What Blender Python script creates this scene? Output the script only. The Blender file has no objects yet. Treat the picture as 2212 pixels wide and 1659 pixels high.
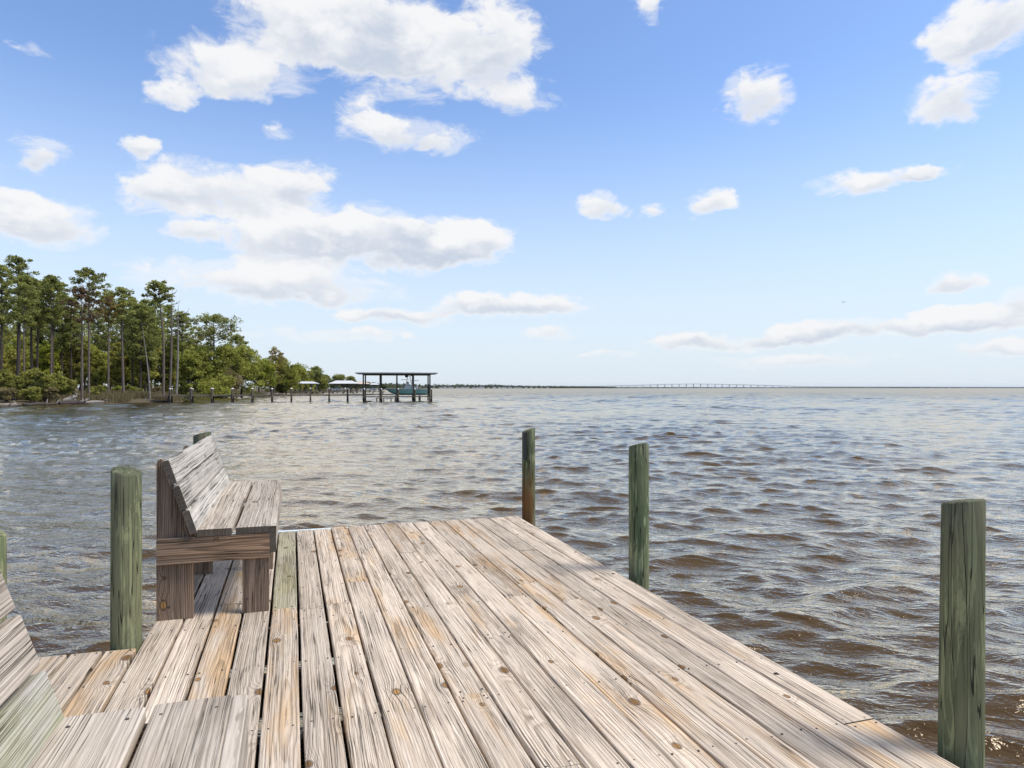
import bpy, bmesh, math, random
import numpy as np
from mathutils import Vector, Matrix

# ------------------------------------------------------------------ camera, world, sun, exposure
SC = bpy.context.scene
COL = SC.collection
F_D, CX, HY = 1482.0, 1106.0, 838.0          # focal length, centre column and horizon row of the photo (2212 px wide)
YAW = math.radians(17.8)                      # the pier's planks run along +Y; the camera looks this far to the right
CAMZ, DECK = 2.40, 1.15                       # water is z = 0
FWD = Vector((math.sin(YAW), math.cos(YAW), 0)); RGT = Vector((math.cos(YAW), -math.sin(YAW), 0))

cam_d = bpy.data.cameras.new('camera'); cam = bpy.data.objects.new('camera', cam_d); COL.objects.link(cam)
cam_d.sensor_width = 36.0; cam_d.lens = 36.0 * F_D / 2212.0
cam_d.shift_y = -(829.5 - HY) / 2212.0
cam_d.clip_start = 0.05; cam_d.clip_end = 60000
cam.location = (0, 0, CAMZ); cam.rotation_euler = (math.pi / 2, 0, -YAW)
SC.camera = cam

SUN_EL, SUN_AZ = math.radians(54), math.radians(112)      # azimuth clockwise from +Y
sd = bpy.data.lights.new('sun', 'SUN'); sun = bpy.data.objects.new('sun', sd); COL.objects.link(sun)
sd.energy = 1.7; sd.angle = math.radians(18); sd.color = (1.0, 0.95, 0.87)
sv = Vector((math.sin(SUN_AZ) * math.cos(SUN_EL), math.cos(SUN_AZ) * math.cos(SUN_EL), math.sin(SUN_EL)))
sun.rotation_euler = (-sv).to_track_quat('-Z', 'Y').to_euler()
sun.location = sv * 50

SC.view_settings.view_transform = 'Standard'; SC.view_settings.look = 'None'
SC.view_settings.exposure = 1.1; SC.view_settings.gamma = 1.0; SC.view_settings.use_curve_mapping = False
SC.cycles.use_denoising = True
try: SC.cycles.denoiser = 'OPENIMAGEDENOISE'
except Exception: pass
SC.cycles.max_bounces = 6; SC.cycles.diffuse_bounces = 3; SC.cycles.glossy_bounces = 3
SC.cycles.transmission_bounces = 3; SC.cycles.transparent_max_bounces = 4; SC.cycles.volume_bounces = 0
SC.cycles.caustics_reflective = False; SC.cycles.caustics_refractive = False


# ------------------------------------------------------------------ small node language
class S:
    """a socket (or number) with arithmetic that builds Math nodes"""
    T = None
    def __init__(s, o): s.o = o
    def _m(s, op, *a, clamp=False):
        n = S.T.nodes.new('ShaderNodeMath'); n.operation = op; n.use_clamp = clamp
        for i, v in enumerate((s,) + a): put(n.inputs[i], v)
        return S(n.outputs[0])
    def __add__(s, b): return s._m('ADD', b)
    __radd__ = __add__
    def __sub__(s, b): return s._m('SUBTRACT', b)
    def __rsub__(s, b): return S(b)._m('SUBTRACT', s)
    def __mul__(s, b): return s._m('MULTIPLY', b)
    __rmul__ = __mul__
    def __truediv__(s, b): return s._m('DIVIDE', b)
    def __pow__(s, b): return s._m('POWER', b)

def put(inp, v):
    if isinstance(v, S): v = v.o
    if isinstance(v, bpy.types.NodeSocket): S.T.links.new(v, inp)
    elif v is not None: inp.default_value = v

def node(kind, ins=None, **props):
    n = S.T.nodes.new(kind)
    for k, v in props.items(): setattr(n, k, v)
    for k, v in (ins or {}).items(): put(n.inputs[k], v)
    return n

def smooth(x, a, b, lo=0.0, hi=1.0):
    n = node('ShaderNodeMapRange', {0: x, 1: a, 2: b, 3: lo, 4: hi}, interpolation_type='SMOOTHSTEP')
    return S(n.outputs[0])
def vmul(v, t): return S(node('ShaderNodeVectorMath', {0: v, 1: t}, operation='MULTIPLY').outputs[0])
def vadd(v, t): return S(node('ShaderNodeVectorMath', {0: v, 1: t}, operation='ADD').outputs[0])
def vdot(v, t): return S(node('ShaderNodeVectorMath', {0: v, 1: t}, operation='DOT_PRODUCT').outputs['Value'])
def comb(x, y, z): return S(node('ShaderNodeCombineXYZ', {0: x, 1: y, 2: z}).outputs[0])
def sep(v):
    n = node('ShaderNodeSeparateXYZ', {0: v}); return S(n.outputs[0]), S(n.outputs[1]), S(n.outputs[2])
def noise(v, scale=1.0, detail=2.0, rough=0.5, dist=0.0):
    return S(node('ShaderNodeTexNoise', {'Vector': v, 'Scale': scale, 'Detail': detail, 'Roughness': rough, 'Distortion': dist}).outputs[0])
def mixc(f, a, b, mode='MIX'):
    n = S.T.nodes.new('ShaderNodeMix'); n.data_type = 'RGBA'; n.blend_type = mode
    put(n.inputs[0], f); put(n.inputs[6], rgba(a)); put(n.inputs[7], rgba(b)); return S(n.outputs[2])
def rgba(c): return (c[0], c[1], c[2], 1.0) if isinstance(c, (tuple, list)) else c
def absv(x): return x._m('ABSOLUTE')

def material(name):
    m = bpy.data.materials.new(name); m.use_nodes = True; S.T = m.node_tree; m.node_tree.nodes.clear()
    return m
def finish(shader, disp=None):
    o = node('ShaderNodeOutputMaterial'); S.T.links.new(shader, o.inputs[0])
def principled(color, rough=0.8, bump=None, bump_d=0.01, bump_s=1.0, spec=0.3, metal=0.0, ior=None):
    p = node('ShaderNodeBsdfPrincipled', {'Base Color': rgba(color), 'Roughness': rough, 'Specular IOR Level': spec, 'Metallic': metal})
    if ior: p.inputs['IOR'].default_value = ior
    if bump is not None:
        b = node('ShaderNodeBump', {'Height': bump, 'Distance': bump_d, 'Strength': bump_s}); S.T.links.new(b.outputs[0], p.inputs['Normal'])
    return p.outputs[0]

# ------------------------------------------------------------------ sky: Nishita daylight with cumulus
def pix_dir(x, y):
    v = FWD + RGT * ((x - CX) / F_D) + Vector((0, 0, (HY - y) / F_D)); return v.normalized()
CLOUDS = [(740,35,270,130,1.2),(520,140,190,85,1.0),(880,125,210,110,1.0),(1085,80,110,120,1.0),(1110,205,125,48,.85),(370,195,70,42,.85),
 (880,288,170,46,1.05),(770,235,60,40,.6),(85,332,78,50,1.15),(305,320,48,32,1.0),(605,272,42,24,.75),(490,405,225,58,.95),(340,430,115,46,.9),
 (650,385,100,52,.85),(95,480,150,62,1.05),(35,430,60,32,.7),(740,510,350,82,1.25),(985,525,140,62,1.05),(400,505,70,30,.6),(580,610,310,55,1.15),
 (1100,658,215,32,1.25),(850,682,140,24,1.2),(1197,716,85,24,.8),(1300,445,62,36,.95),(1405,447,40,22,.85),(1535,432,78,38,.95),(1632,212,95,82,1.15),
 (2050,205,125,72,1.0),(2125,60,160,85,1.15),(1880,390,150,30,1.0),(2010,375,70,22,.85),(2060,607,95,26,1.0),(2205,650,48,38,.9),(2080,692,210,32,1.35),(1780,717,200,30,1.35),
 (1530,738,170,22,1.15),(1400,20,45,50,.85),(55,98,62,24,.7),(2150,752,130,24,1.0),(700,722,210,18,.95),(1720,775,260,18,.8),(1320,765,80,12,.9),(450,722,120,14,.4)]
wld = bpy.data.worlds.new('World'); SC.world = wld; wld.use_nodes = True
S.T = wld.node_tree; S.T.nodes.clear()
D3 = S(node('ShaderNodeTexCoord').outputs['Generated'])
blobs = []
for cx, cy, rx, ry, w in CLOUDS:
    c = pix_dir(cx, cy); r = c.cross(Vector((0, 0, 1))).normalized(); u = r.cross(c)
    a = abs(pix_dir(cx + rx * 1.08, cy).dot(r)); b = abs(pix_dir(cx, cy - ry * 1.08).dot(u)); blobs.append((r / a, u / b, w))
crng = random.Random(11)                        # the rest of the sky carries on with clouds of the same kind
for k in range(12):
    el = math.radians(crng.uniform(5, 32)); az = YAW + math.radians(crng.uniform(48, 312)); rx = crng.uniform(.08, .24); ry = rx * crng.uniform(.25, .5); w = crng.uniform(.8, 1.1)
    c = Vector((math.sin(az) * math.cos(el), math.cos(az) * math.cos(el), math.sin(el))); r = c.cross(Vector((0, 0, 1))).normalized(); blobs.append((r / rx, r.cross(c) / ry, w))
for k in range(9):                              # broad cumulus overhead, like the big one at the top of the frame
    el = math.radians(crng.uniform(38, 72)); az = YAW + math.radians(100) + k * math.radians(20) + crng.uniform(-.2, .2); rx = crng.uniform(.22, .42); ry = rx * crng.uniform(.45, .75)
    c = Vector((math.sin(az) * math.cos(el), math.cos(az) * math.cos(el), math.sin(el))); r = c.cross(Vector((0, 0, 1))).normalized(); blobs.append((r / rx, r.cross(c) / ry, 1.15))
for azd, eld, rx, ry in ((-34, 47, .40, .20), (2, 52, .42, .22), (38, 46, .42, .19), (-70, 55, .45, .25), (75, 50, .42, .22), (15, 72, .5, .3)):   # the cloud field goes on above the frame
    el = math.radians(eld); az = YAW + math.radians(azd); c = Vector((math.sin(az) * math.cos(el), math.cos(az) * math.cos(el), math.sin(el))); r = c.cross(Vector((0, 0, 1))).normalized(); blobs.append((r / rx, r.cross(c) / ry, 1.3))
sx, sy, sz = sep(D3)
warp = noise(vmul(D3, (1, 1, 1.6)), 7.0, 3.0, .55)
wv = S(node('ShaderNodeTexNoise', {'Vector': vmul(D3, (1, 1, 1.5)), 'Scale': 17.0, 'Detail': 4.0, 'Roughness': .6}).outputs['Color'])
D3w = vadd(vadd(D3, comb(0.0, 0.0, (warp - .5) * .03)), vmul(vadd(wv, (-.5, -.5, -.5)), (.055, .055, .034)))
SE = SY = None
for r, u, w in blobs:                            # e = -(w - w*q) inside a blob's ellipse, 0 outside
    k = math.sqrt(w); x = vdot(D3w, tuple(r * k)); y = vdot(D3w, tuple(u * k))
    e = x._m('MULTIPLY_ADD', x, y._m('MULTIPLY_ADD', y, -w))._m('MINIMUM', 0.0)
    SE = e if SE is None else SE + e
    SY = e * y if SY is None else e._m('MULTIPLY_ADD', y, SY)
SE = SE * -1.0; SY = SY * -1.0
n1 = noise(vmul(D3, (1, 1, 1.7)), 10.5, 10.0, .60, .3)
n2 = noise(vmul(D3, (1, 1, 1.7)), 30.0, 6.0, .6)
fld = SE * 1.15 + (n1 - .5) * 3.0 + (n2 - .5) * .8 - .46
n3 = noise(vmul(D3, (1, 1, 2.6)), 13.0, 8.0, .66, 1.4)
wisp = smooth(SE * 1.3 + (n3 - .5) * 3.4 - .30, .0, 1.0) * smooth(SE, 0.0, .3) * .55
dens = (smooth(fld, -.05, .56) * smooth(SE, 0.0, .25))._m('MAXIMUM', wisp)
core = smooth(fld, .05, .9)
shade = SY / (SE + .04)                         # -1 at a cloud's base, +1 at its top
base_grey = smooth(shade + (n1 - .5) * 2.6 + (n2 - .5) * 1.0, .45, -.6) * core
ccol = mixc(base_grey, (6.3, 6.3, 6.35), (3.9, 4.35, 5.1))
sky = node('ShaderNodeTexSky', sky_type='NISHITA', sun_disc=False, sun_elevation=SUN_EL, sun_rotation=SUN_AZ, altitude=0.0, air_density=1.0, dust_density=0.4, ozone_density=2.5)
skyc = mixc(1.0, S(sky.outputs[0]), (1.24, 1.30, 1.45), 'MULTIPLY')
hz = smooth(sz, -.02, .42, 1.0, 0.0)            # pale moist air towards the horizon, all round
skyc = mixc(hz * .95, skyc, (4.9, 5.5, 6.1))
ccol = mixc(smooth(sz, .0, .2, .22, 0.0), ccol, (5.3, 5.7, 6.1))
full = mixc(dens * smooth(sz, -.005, .06, .3, .97), skyc, ccol)
bg = node('ShaderNodeBackground', {'Color': full, 'Strength': .07})
wo = node('ShaderNodeOutputWorld'); S.T.links.new(bg.outputs[0], wo.inputs[0])
try: wld.cycles.sampling_method = 'MANUAL'; wld.cycles.sample_map_resolution = 512
except Exception: pass

# ------------------------------------------------------------------ helpers
def at(x, d, z=0.0):
    """point at photo column x, d metres ahead of the camera, height z"""
    p = FWD * d + RGT * ((x - CX) / F_D * d); return Vector((p.x, p.y, z))
def rd(r, d, z=0.0):
    p = FWD * d + RGT * r; return Vector((p.x, p.y, z))

INV = {}
def world_parts(e): INV[e.name] = Matrix.Translation(-Vector(e.location)); return e
def mesh_from(name, V, Fq, smooth_shade=False):
    me = bpy.data.meshes.new(name)
    V = np.asarray(V, dtype=np.float32); Fq = np.asarray(Fq, dtype=np.int32)
    k = Fq.shape[1]; n = len(Fq)
    me.vertices.add(len(V)); me.vertices.foreach_set('co', V.ravel())
    me.loops.add(n * k); me.loops.foreach_set('vertex_index', Fq.ravel())
    me.polygons.add(n); me.polygons.foreach_set('loop_start', np.arange(0, n * k, k, dtype=np.int32))
    if smooth_shade: me.polygons.foreach_set('use_smooth', np.ones(n, dtype=bool))
    me.update(calc_edges=True); me.validate(); return me

def obj(name, me, m=None, parent=None, mw=None):
    o = bpy.data.objects.new(name, me); COL.objects.link(o)
    if m is not None and not me.materials: me.materials.append(m)
    if parent is not None:
        o.parent = parent
        if parent.name in INV: mw = INV[parent.name] @ (mw if mw is not None else Matrix.Identity(4))   # built in world coordinates
    if mw is not None: o.matrix_basis = mw
    return o
def empty(name, loc=(0, 0, 0), rz=0.0):
    o = bpy.data.objects.new(name, None); COL.objects.link(o); o.empty_display_size = .3
    o.location = loc; o.rotation_euler = (0, 0, rz); return o
def tag(o, label=None, cat=None, group=None, kind=None):
    if label: o['label'] = label
    if cat: o['category'] = cat
    if group: o['group'] = group
    if kind: o['kind'] = kind
    return o

class MB:
    """collects boxes, tubes, prisms into one mesh"""
    def __init__(s): s.v = []; s.f = []
    def add(s, V, Fs):
        n = len(s.v); s.v += [tuple(p) for p in V]; s.f += [tuple(i + n for i in f) for f in Fs]; return s
    def box(s, x0, x1, y0, y1, z0, z1):
        V = [(x, y, z) for z in (z0, z1) for y in (y0, y1) for x in (x0, x1)]
        return s.add(V, [(0,2,3,1),(4,5,7,6),(0,1,5,4),(2,6,7,3),(0,4,6,2),(1,3,7,5)])
    def tube(s, pts, rad, n=8, cap=True):
        pts = [Vector(p) for p in pts]; V = []; Fs = []
        if not hasattr(rad, '__len__'): rad = [rad] * len(pts)
        for i, p in enumerate(pts):
            t = (pts[min(i + 1, len(pts) - 1)] - pts[max(i - 1, 0)]).normalized()
            a = Vector((1, 0, 0)) if abs(t.x) < .8 else Vector((0, 1, 0))
            b = t.cross(a).normalized(); c = t.cross(b)
            for k in range(n):
                an = 2 * math.pi * k / n; V.append(p + (b * math.cos(an) + c * math.sin(an)) * rad[i])
        for i in range(len(pts) - 1):
            for k in range(n):
                Fs.append((i * n + k, i * n + (k + 1) % n, (i + 1) * n + (k + 1) % n, (i + 1) * n + k))
        if cap:
            Fs.append(tuple(range(n - 1, -1, -1))); m = (len(pts) - 1) * n; Fs.append(tuple(m + k for k in range(n)))
        return s.add(V, Fs)
    def beam(s, a, b, w, h):
        """square bar from a to b, width w, height h (h measured upwards-ish)"""
        a = Vector(a); b = Vector(b); t = (b - a).normalized(); up = Vector((0, 0, 1)) if abs(t.z) < .9 else Vector((0, 1, 0))
        x = t.cross(up).normalized() * w / 2; z = x.cross(t).normalized() * h / 2
        V = [p + i * x + j * z for p in (a, b) for j in (-1, 1) for i in (-1, 1)]
        return s.add(V, [(0,2,3,1),(4,5,7,6),(0,1,5,4),(2,6,7,3),(0,4,6,2),(1,3,7,5)])
    def prism(s, poly, axis, t0, t1):
        """polygon (a,b pairs) extruded along axis 'x','y' or 'z' from t0 to t1"""
        def P(a, b, t): return {'x': (t, a, b), 'y': (a, t, b), 'z': (a, b, t)}[axis]
        n = len(poly); V = [P(a, b, t) for t in (t0, t1) for a, b in poly]
        Fs = [tuple(range(n)), tuple(range(2 * n - 1, n - 1, -1))] + [(i, i + n, (i + 1) % n + n, (i + 1) % n) for i in range(n)]
        return s.add(V, Fs)
    def mesh(s, name, sm=False):
        me = bpy.data.meshes.new(name); me.from_pydata(s.v, [], s.f)
        bm = bmesh.new(); bm.from_mesh(me); bmesh.ops.recalc_face_normals(bm, faces=bm.faces); bm.to_mesh(me); bm.free()
        if sm: me.polygons.foreach_set('use_smooth', [True] * len(me.polygons))
        return me
    def build(s, name, m, parent=None, mw=None, sm=False): return obj(name, s.mesh(name, sm), m, parent, mw)

# ------------------------------------------------------------------ materials
def plain(name, c, rough=.7, spec=.3, metal=0.0, var=.25, scale=3.0):
    m = material(name); P = S(node('ShaderNodeTexCoord').outputs['Object'])
    n = noise(P, scale, 4, .6)
    col = mixc(n, tuple(v * (1 - var) for v in c), tuple(v * (1 + var) for v in c))
    finish(principled(col, rough, n, .004, .4, spec, metal)); return m

def wood(name, light, mid, dark, warm, warm_amt=.6, grey_amt=.5, algae=0.0, ring=.0105, knots=True, line=.75):
    """weathered softwood; grain runs along local Y"""
    m = material(name)
    P = S(node('ShaderNodeTexCoord').outputs['Object']); R = S(node('ShaderNodeObjectInfo').outputs['Random'])
    r2 = (R * 7.31)._m('FRACT'); r3 = (R * 23.7)._m('FRACT'); r4 = (R * 91.3)._m('FRACT')
    x, y, z = sep(P)
    off = comb(R * 37.0, R * 91.0, r2 * 53.0)
    Q = vadd(P, off); qx, qy, qz = sep(Q)
    wob = noise(vmul(Q, (3, .6, 3)), 1.0, 3, .5) - .5
    wob2 = noise(vadd(vmul(Q, (14, 2.2, 14)), (9, 3, 1)), 1.0, 3, .55) - .5
    xs = x + (r2 - .5) * .16 + wob * .06 + wob2 * .010
    zs = z + .02 + r3 * .06 + (noise(vadd(vmul(Q, (2, .45, 2)), (4, 7, 2)), 1.0, 2, .5) - .5) * .09
    # knots: one in a cell of .12 x .42 m
    kc = comb(qx * 7.0, qy * 2.3, 0.0)
    vor = node('ShaderNodeTexVoronoi', {'Vector': kc, 'Scale': 1.0, 'Randomness': .9}, voronoi_dimensions='2D')
    dk = S(node('ShaderNodeVectorMath', {0: kc, 1: vor.outputs['Position']}, operation='SUBTRACT').outputs[0])
    dx, dy, dz = sep(vmul(dk, (1 / 7.0, 1 / 2.3, 0)))
    crnd, crg, crb = sep(S(vor.outputs['Color']))
    has = smooth(crnd, .66, .70)
    dyy = dy * .62
    kd = ((dx * dx + dyy * dyy)._m('SQRT') + (wob2 * .014)) / (crb * .75 + .5)
    swirl = (kd * kd * -700.0)._m('EXPONENT') * has
    rr = (xs * xs + zs * zs)._m('SQRT') + swirl * .026
    ph = rr / ring + wob2 * 1.2
    fr = ph._m('FRACT')
    late = smooth(fr, .35, .88) * smooth(fr, 1.0, .93)
    fib = noise(vmul(Q, (330, 9, 330)), 1.0, 3, .6)
    gr = x + wob * .035 + wob2 * .014 + swirl * .02 * crb
    fib2 = noise(comb(gr * 95.0 + R * 50.0, qy * .9, 3.0), 1.0, 4, .6)
    patch = noise(vmul(Q, (7, 1.1, 7)), 1.0, 4, .6)
    patch2 = noise(vadd(vmul(Q, (9, 2.0, 9)), (3, 8, 5)), 1.0, 4, .65)
    crk_n = noise(comb(gr * 85.0 + R * 33.0, qy * .6, 1.0), 1.0, 2, .5)
    crack = smooth(absv(crk_n - .5), .020, .006) * smooth(patch2, .36, .60)
    col = mixc(smooth(fib2, .3, .7), light, mid)
    col = mixc(smooth(fib, .35, .75) * .35, col, dark)
    col = mixc(smooth(patch + (r3 - .5) * .25, .5, .72) * warm_amt, col, warm)
    col = mixc(smooth(patch2 + (r4 - .5) * .22, .55, .75) * grey_amt, col, tuple(v * .55 for v in mid))
    col = mixc(late * line * smooth(patch + wob, .25, .55, .35, 1.0), col, dark)
    fl = noise(comb(gr * 210.0 + R * 80.0, qy * .55, 7.0), 1.0, 2, .5)
    col = mixc(smooth(fl, .55, .63) * smooth(patch + wob2, .25, .55, .15, .55), col, tuple(v * .7 for v in dark))
    col = mixc(crack * .9, col, (.035, .028, .022))
    if knots:
        kin = smooth(kd, .0135, .0085) * has; krim = smooth(kd, .021, .014) * has
        kcol = mixc(crg, (.20, .105, .04), (.46, .25, .09))
        col = mixc(krim * .8, col, (.11, .075, .05)); col = mixc(kin, col, kcol)
        kcrack = smooth(absv(dx + wob2 * .02), .0022, .0008) * smooth(kd, .02, .012) * has
        col = mixc(kcrack * .8, col, (.03, .02, .015))
    nx_, ny_, nz_ = sep(S(node('ShaderNodeTexCoord').outputs['Normal']))
    endg = smooth(absv(ny_), .6, .85)
    ering = ((xs * xs + (z + .03) * (z + .03))._m('SQRT') / .006)._m('FRACT')
    ecol = mixc(smooth(ering, .4, .9), (.10, .082, .066), (.052, .042, .034))
    col = mixc(endg * .92, col, ecol)
    tone = R * .30 + .83
    col = mixc(1.0, col, comb(tone, tone, tone), 'MULTIPLY')
    if algae:
        an = noise(vmul(Q, (5, 2.0, 5)), 1.0, 4, .6)
        col = mixc(smooth(an, .34, .62) * algae, col, (.27, .28, .075))
    h = late * -.4 + fib2 * .6 + fib * .25 - crack * 1.6 - smooth(fl, .55, .62) * .8
    finish(principled(col, .82, h, .0022, .9, .18)); return m

W_DECK = wood('weathered_deck_wood', (.80, .68, .55), (.62, .51, .395), (.20, .135, .085), (.63, .395, .19), .75, .48, line=.40, ring=.0085)
W_SEAT = wood('weathered_seat_wood', (.68, .60, .51), (.50, .43, .355), (.20, .155, .115), (.42, .33, .24), .3, .75, line=.38)
W_BACK = wood('silvered_back_wood', (.68, .63, .56), (.54, .50, .435), (.33, .30, .25), (.52, .47, .38), .2, .35, line=.32)
W_BACKG = wood('mossy_back_wood', (.62, .59, .53), (.46, .43, .38), (.24, .22, .18), (.48, .43, .32), .2, .4, algae=.6, line=.35)
W_DECKG = wood('mossy_deck_wood', (.66, .60, .47), (.50, .44, .33), (.20, .15, .09), (.55, .40, .2), .3, .4, algae=.22, line=.4, ring=.0085)
W_FRAME = wood('brown_frame_wood', (.36, .265, .195), (.255, .185, .135), (.11, .076, .054), (.38, .225, .12), .5, .45)
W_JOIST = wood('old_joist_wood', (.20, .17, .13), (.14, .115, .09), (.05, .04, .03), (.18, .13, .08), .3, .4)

def pile_mat(name, rust=0.0, tone=1.0):
    m = material(name); P = S(node('ShaderNodeTexCoord').outputs['Object']); R = S(node('ShaderNodeObjectInfo').outputs['Random'])
    Q = vadd(P, comb(R * 31, R * 17, R * 77)); x, y, z = sep(P)
    st = noise(vmul(Q, (55, 55, 2.6)), 1.0, 5, .62, .4)
    flake = noise(vmul(Q, (26, 26, 3.6)), 1.0, 6, .68, .9)
    big = noise(vmul(Q, (7, 7, 1.6)), 1.0, 3, .55)
    fine = noise(vmul(Q, (160, 160, 6)), 1.0, 3, .6)
    k = tone
    col = mixc(smooth(big, .32, .68), (.082*k, .108*k, .055*k), (.175*k, .178*k, .10*k))
    col = mixc(smooth(flake, .52, .60) * .7, col, (.29*k, .31*k, .165*k))
    col = mixc(smooth(st, .53, .66) * .5, col, (.045*k, .05*k, .032*k))
    col = mixc(smooth(fine, .45, .8) * .35, col, (.04, .04, .03))
    crk = smooth(absv(noise(vmul(Q, (30, 30, .9)), 1.0, 2, .5) - .5), .012, .004)
    col = mixc(crk * .85, col, (.015, .015, .012))
    top = smooth(z + (big - .5) * .35, DECK + .55, DECK + .95)
    col = mixc(top * .6, col, (.10, .095, .07))
    if rust:
        ru = smooth(z + (flake - .5) * .5 + (big - .5) * .5, DECK + .55, DECK + .15) * smooth(x + (st - .5) * .1, .06, -.02)
        col = mixc(ru * rust, col, (.20, .085, .025))
    vo = node('ShaderNodeTexVoronoi', {'Vector': vmul(Q, (9, 9, 2.6)), 'Scale': 1.0})
    kd = S(vo.outputs['Distance']); kr, kg, kb = sep(S(vo.outputs['Color'])); has = smooth(kr, .72, .75)
    col = mixc(smooth(kd, .16, .11) * has, col, (.20*k, .24*k, .13*k)); col = mixc(smooth(kd, .07, .05) * has, col, (.09, .035, .02))
    wet = smooth(z, .75, .35); col = mixc(wet * .85, col, (.022, .02, .016))
    h = flake * .6 + st * .7 - crk * 1.2
    finish(principled(col, .85, h, .006, .9, .15)); return m
PILE = pile_mat('green_treated_pile', 0, 1.08); PILE_R = pile_mat('rust_stained_pile', .85, 1.0); PILE_P = pile_mat('pale_green_pile', 0, 1.4)

def water_mat():
    m = material('brown_bay_water'); P = S(node('ShaderNodeNewGeometry').outputs['Position']); x, y, z = sep(P)
    # fine ripples, stretched along the crests
    c, s_ = math.cos(YAW + .25), math.sin(YAW + .25)
    u = x * c - y * s_; v = x * s_ + y * c
    A = noise(comb(u * 2.6, v * 6.0, 0.0), 1.0, 4, .58, .5)
    B = noise(comb(u * 7.0, v * 15.0, 4.0), 1.0, 3, .55, .4)
    Cn = noise(comb(u * .55, v * 1.15, 8.0), 1.0, 3, .5, .3)
    Dn = noise(comb(u * .16, v * .42, 3.0), 1.0, 3, .55, .3)
    E_ = noise(comb(u * 17.0, v * 34.0, 6.0), 1.0, 2, .5, .3)
    h = A * .036 + B * .014 + E_ * .0045 + Cn * .075 + Dn * .17
    pn = noise(comb(u * .35, v * .9, 2.0), 1.0, 3, .55)
    f1 = node('ShaderNodeTexVoronoi', {'Vector': comb(u * 16 + A * 4.0, v * 30 + A * 3.0, 0.0), 'Scale': 1.0}, voronoi_dimensions='2D', feature='DISTANCE_TO_EDGE')
    fo = smooth(S(f1.outputs[0]), .035, .012) * smooth(B, .56, .64) * smooth(pn, .60, .72)
    tint = noise(comb(x * .05, y * .05, 0.0), 1.0, 2, .5)
    body = mixc(tint, (.060, .034, .0135), (.072, .044, .019))
    body = mixc(fo * .8, body, (.55, .52, .46))
    far = smooth((x * x + y * y)._m('SQRT'), 35.0, 420.0)          # ripples too small to tell apart out there
    bp = node('ShaderNodeBump', {'Height': h, 'Distance': 1.0, 'Strength': 1.0}).outputs[0]
    fr = S(node('ShaderNodeFresnel', {'IOR': 1.33, 'Normal': bp}).outputs[0])
    di = node('ShaderNodeBsdfDiffuse', {'Color': body, 'Normal': bp}); gl = node('ShaderNodeBsdfGlossy', {'Color': (1, .885, .715, 1), 'Roughness': far * .16 + .03, 'Normal': bp})
    mx = node('ShaderNodeMixShader', {0: (smooth(fr, .015, .32) * .95 + .02) * (1.0 - far * .30)}); S.T.links.new(di.outputs[0], mx.inputs[1]); S.T.links.new(gl.outputs[0], mx.inputs[2])
    finish(mx.outputs[0]); return m
WATER = water_mat()

def leaf_mat(name, dark, light, trans=.45):
    m = material(name); A = S(node('ShaderNodeAttribute', attribute_name='tint').outputs['Fac']); R = S(node('ShaderNodeObjectInfo').outputs['Random'])
    col = mixc(A, dark, light)
    t = R * .3 + .85; col = mixc(1.0, col, comb(t, t, t), 'MULTIPLY')
    d = node('ShaderNodeBsdfDiffuse', {'Color': col}); tr = node('ShaderNodeBsdfTranslucent', {'Color': mixc(.4, col, light)})
    mx = node('ShaderNodeMixShader', {0: trans}); S.T.links.new(d.outputs[0], mx.inputs[1]); S.T.links.new(tr.outputs[0], mx.inputs[2])
    finish(mx.outputs[0]); return m
L_PINE = leaf_mat('pine_needles', (0.100, 0.128, 0.039), (0.458, 0.465, 0.143))
L_BROWN = leaf_mat('dying_needles', (.10, .075, .04), (.27, .185, .11))
L_YEL = leaf_mat('yellowing_needles', (0.121, 0.117, 0.035), (0.500, 0.370, 0.135))
L_OAK = leaf_mat('oak_leaves', (0.118, 0.148, 0.032), (0.500, 0.500, 0.116))
L_DARK = leaf_mat('dark_understory_leaves', (0.079, 0.103, 0.029), (0.489, 0.447, 0.111))
L_BRIGHT = leaf_mat('bright_leaves', (0.097, 0.168, 0.022), (0.500, 0.500, 0.082))
L_YG = leaf_mat('yellow_green_leaves', (0.132, 0.156, 0.026), (0.500, 0.500, 0.111))
L_SHRUB = leaf_mat('shrub_leaves', (0.128, 0.144, 0.038), (0.500, 0.487, 0.130))
L_GREYSH = leaf_mat('grey_shrub_leaves', (0.124, 0.113, 0.055), (0.442, 0.359, 0.182))
L_STRAW = leaf_mat('dry_grass', (.12, .098, .05), (.36, .30, .165))
L_MARSH = leaf_mat('marsh_grass', (.085, .092, .032), (.27, .265, .105))
L_FAR = leaf_mat('far_tree_leaves', (0.060, 0.083, 0.040), (0.171, 0.183, 0.075))
BARK = plain('pine_bark', (.155, .125, .105), .9, .1, var=.5, scale=2.5)
BARK_D = plain('dark_bark', (.075, .062, .055), .9, .1, var=.4, scale=2.5)
BARK_G = plain('grey_dead_wood', (.25, .225, .20), .9, .1, var=.35, scale=2.0)
SOIL = plain('shore_soil', (.11, .09, .06), .95, .05, var=.4, scale=.4)
METAL_W = plain('white_metal_roof', (.60, .60, .59), .45, .4, var=.04, scale=.8)
METAL_T = plain('tan_metal_roof', (.62, .50, .40), .5, .4, var=.06, scale=.8)
DWOOD = plain('dock_timber', (.20, .165, .125), .9, .1, var=.4, scale=1.5)
DPOST = plain('dock_post', (.12, .105, .075), .9, .1, var=.45, scale=1.2)
DWET = plain('wet_pile_foot', (.018, .016, .014), .6, .3)
CAPW = plain('white_pile_cap', (.82, .82, .80), .5, .3, var=.05)
FASCIA = plain('grey_fascia', (.36, .35, .35), .6, .3)
HULL = plain('seafoam_hull', (.30, .55, .45), .35, .5, var=.06)
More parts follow.
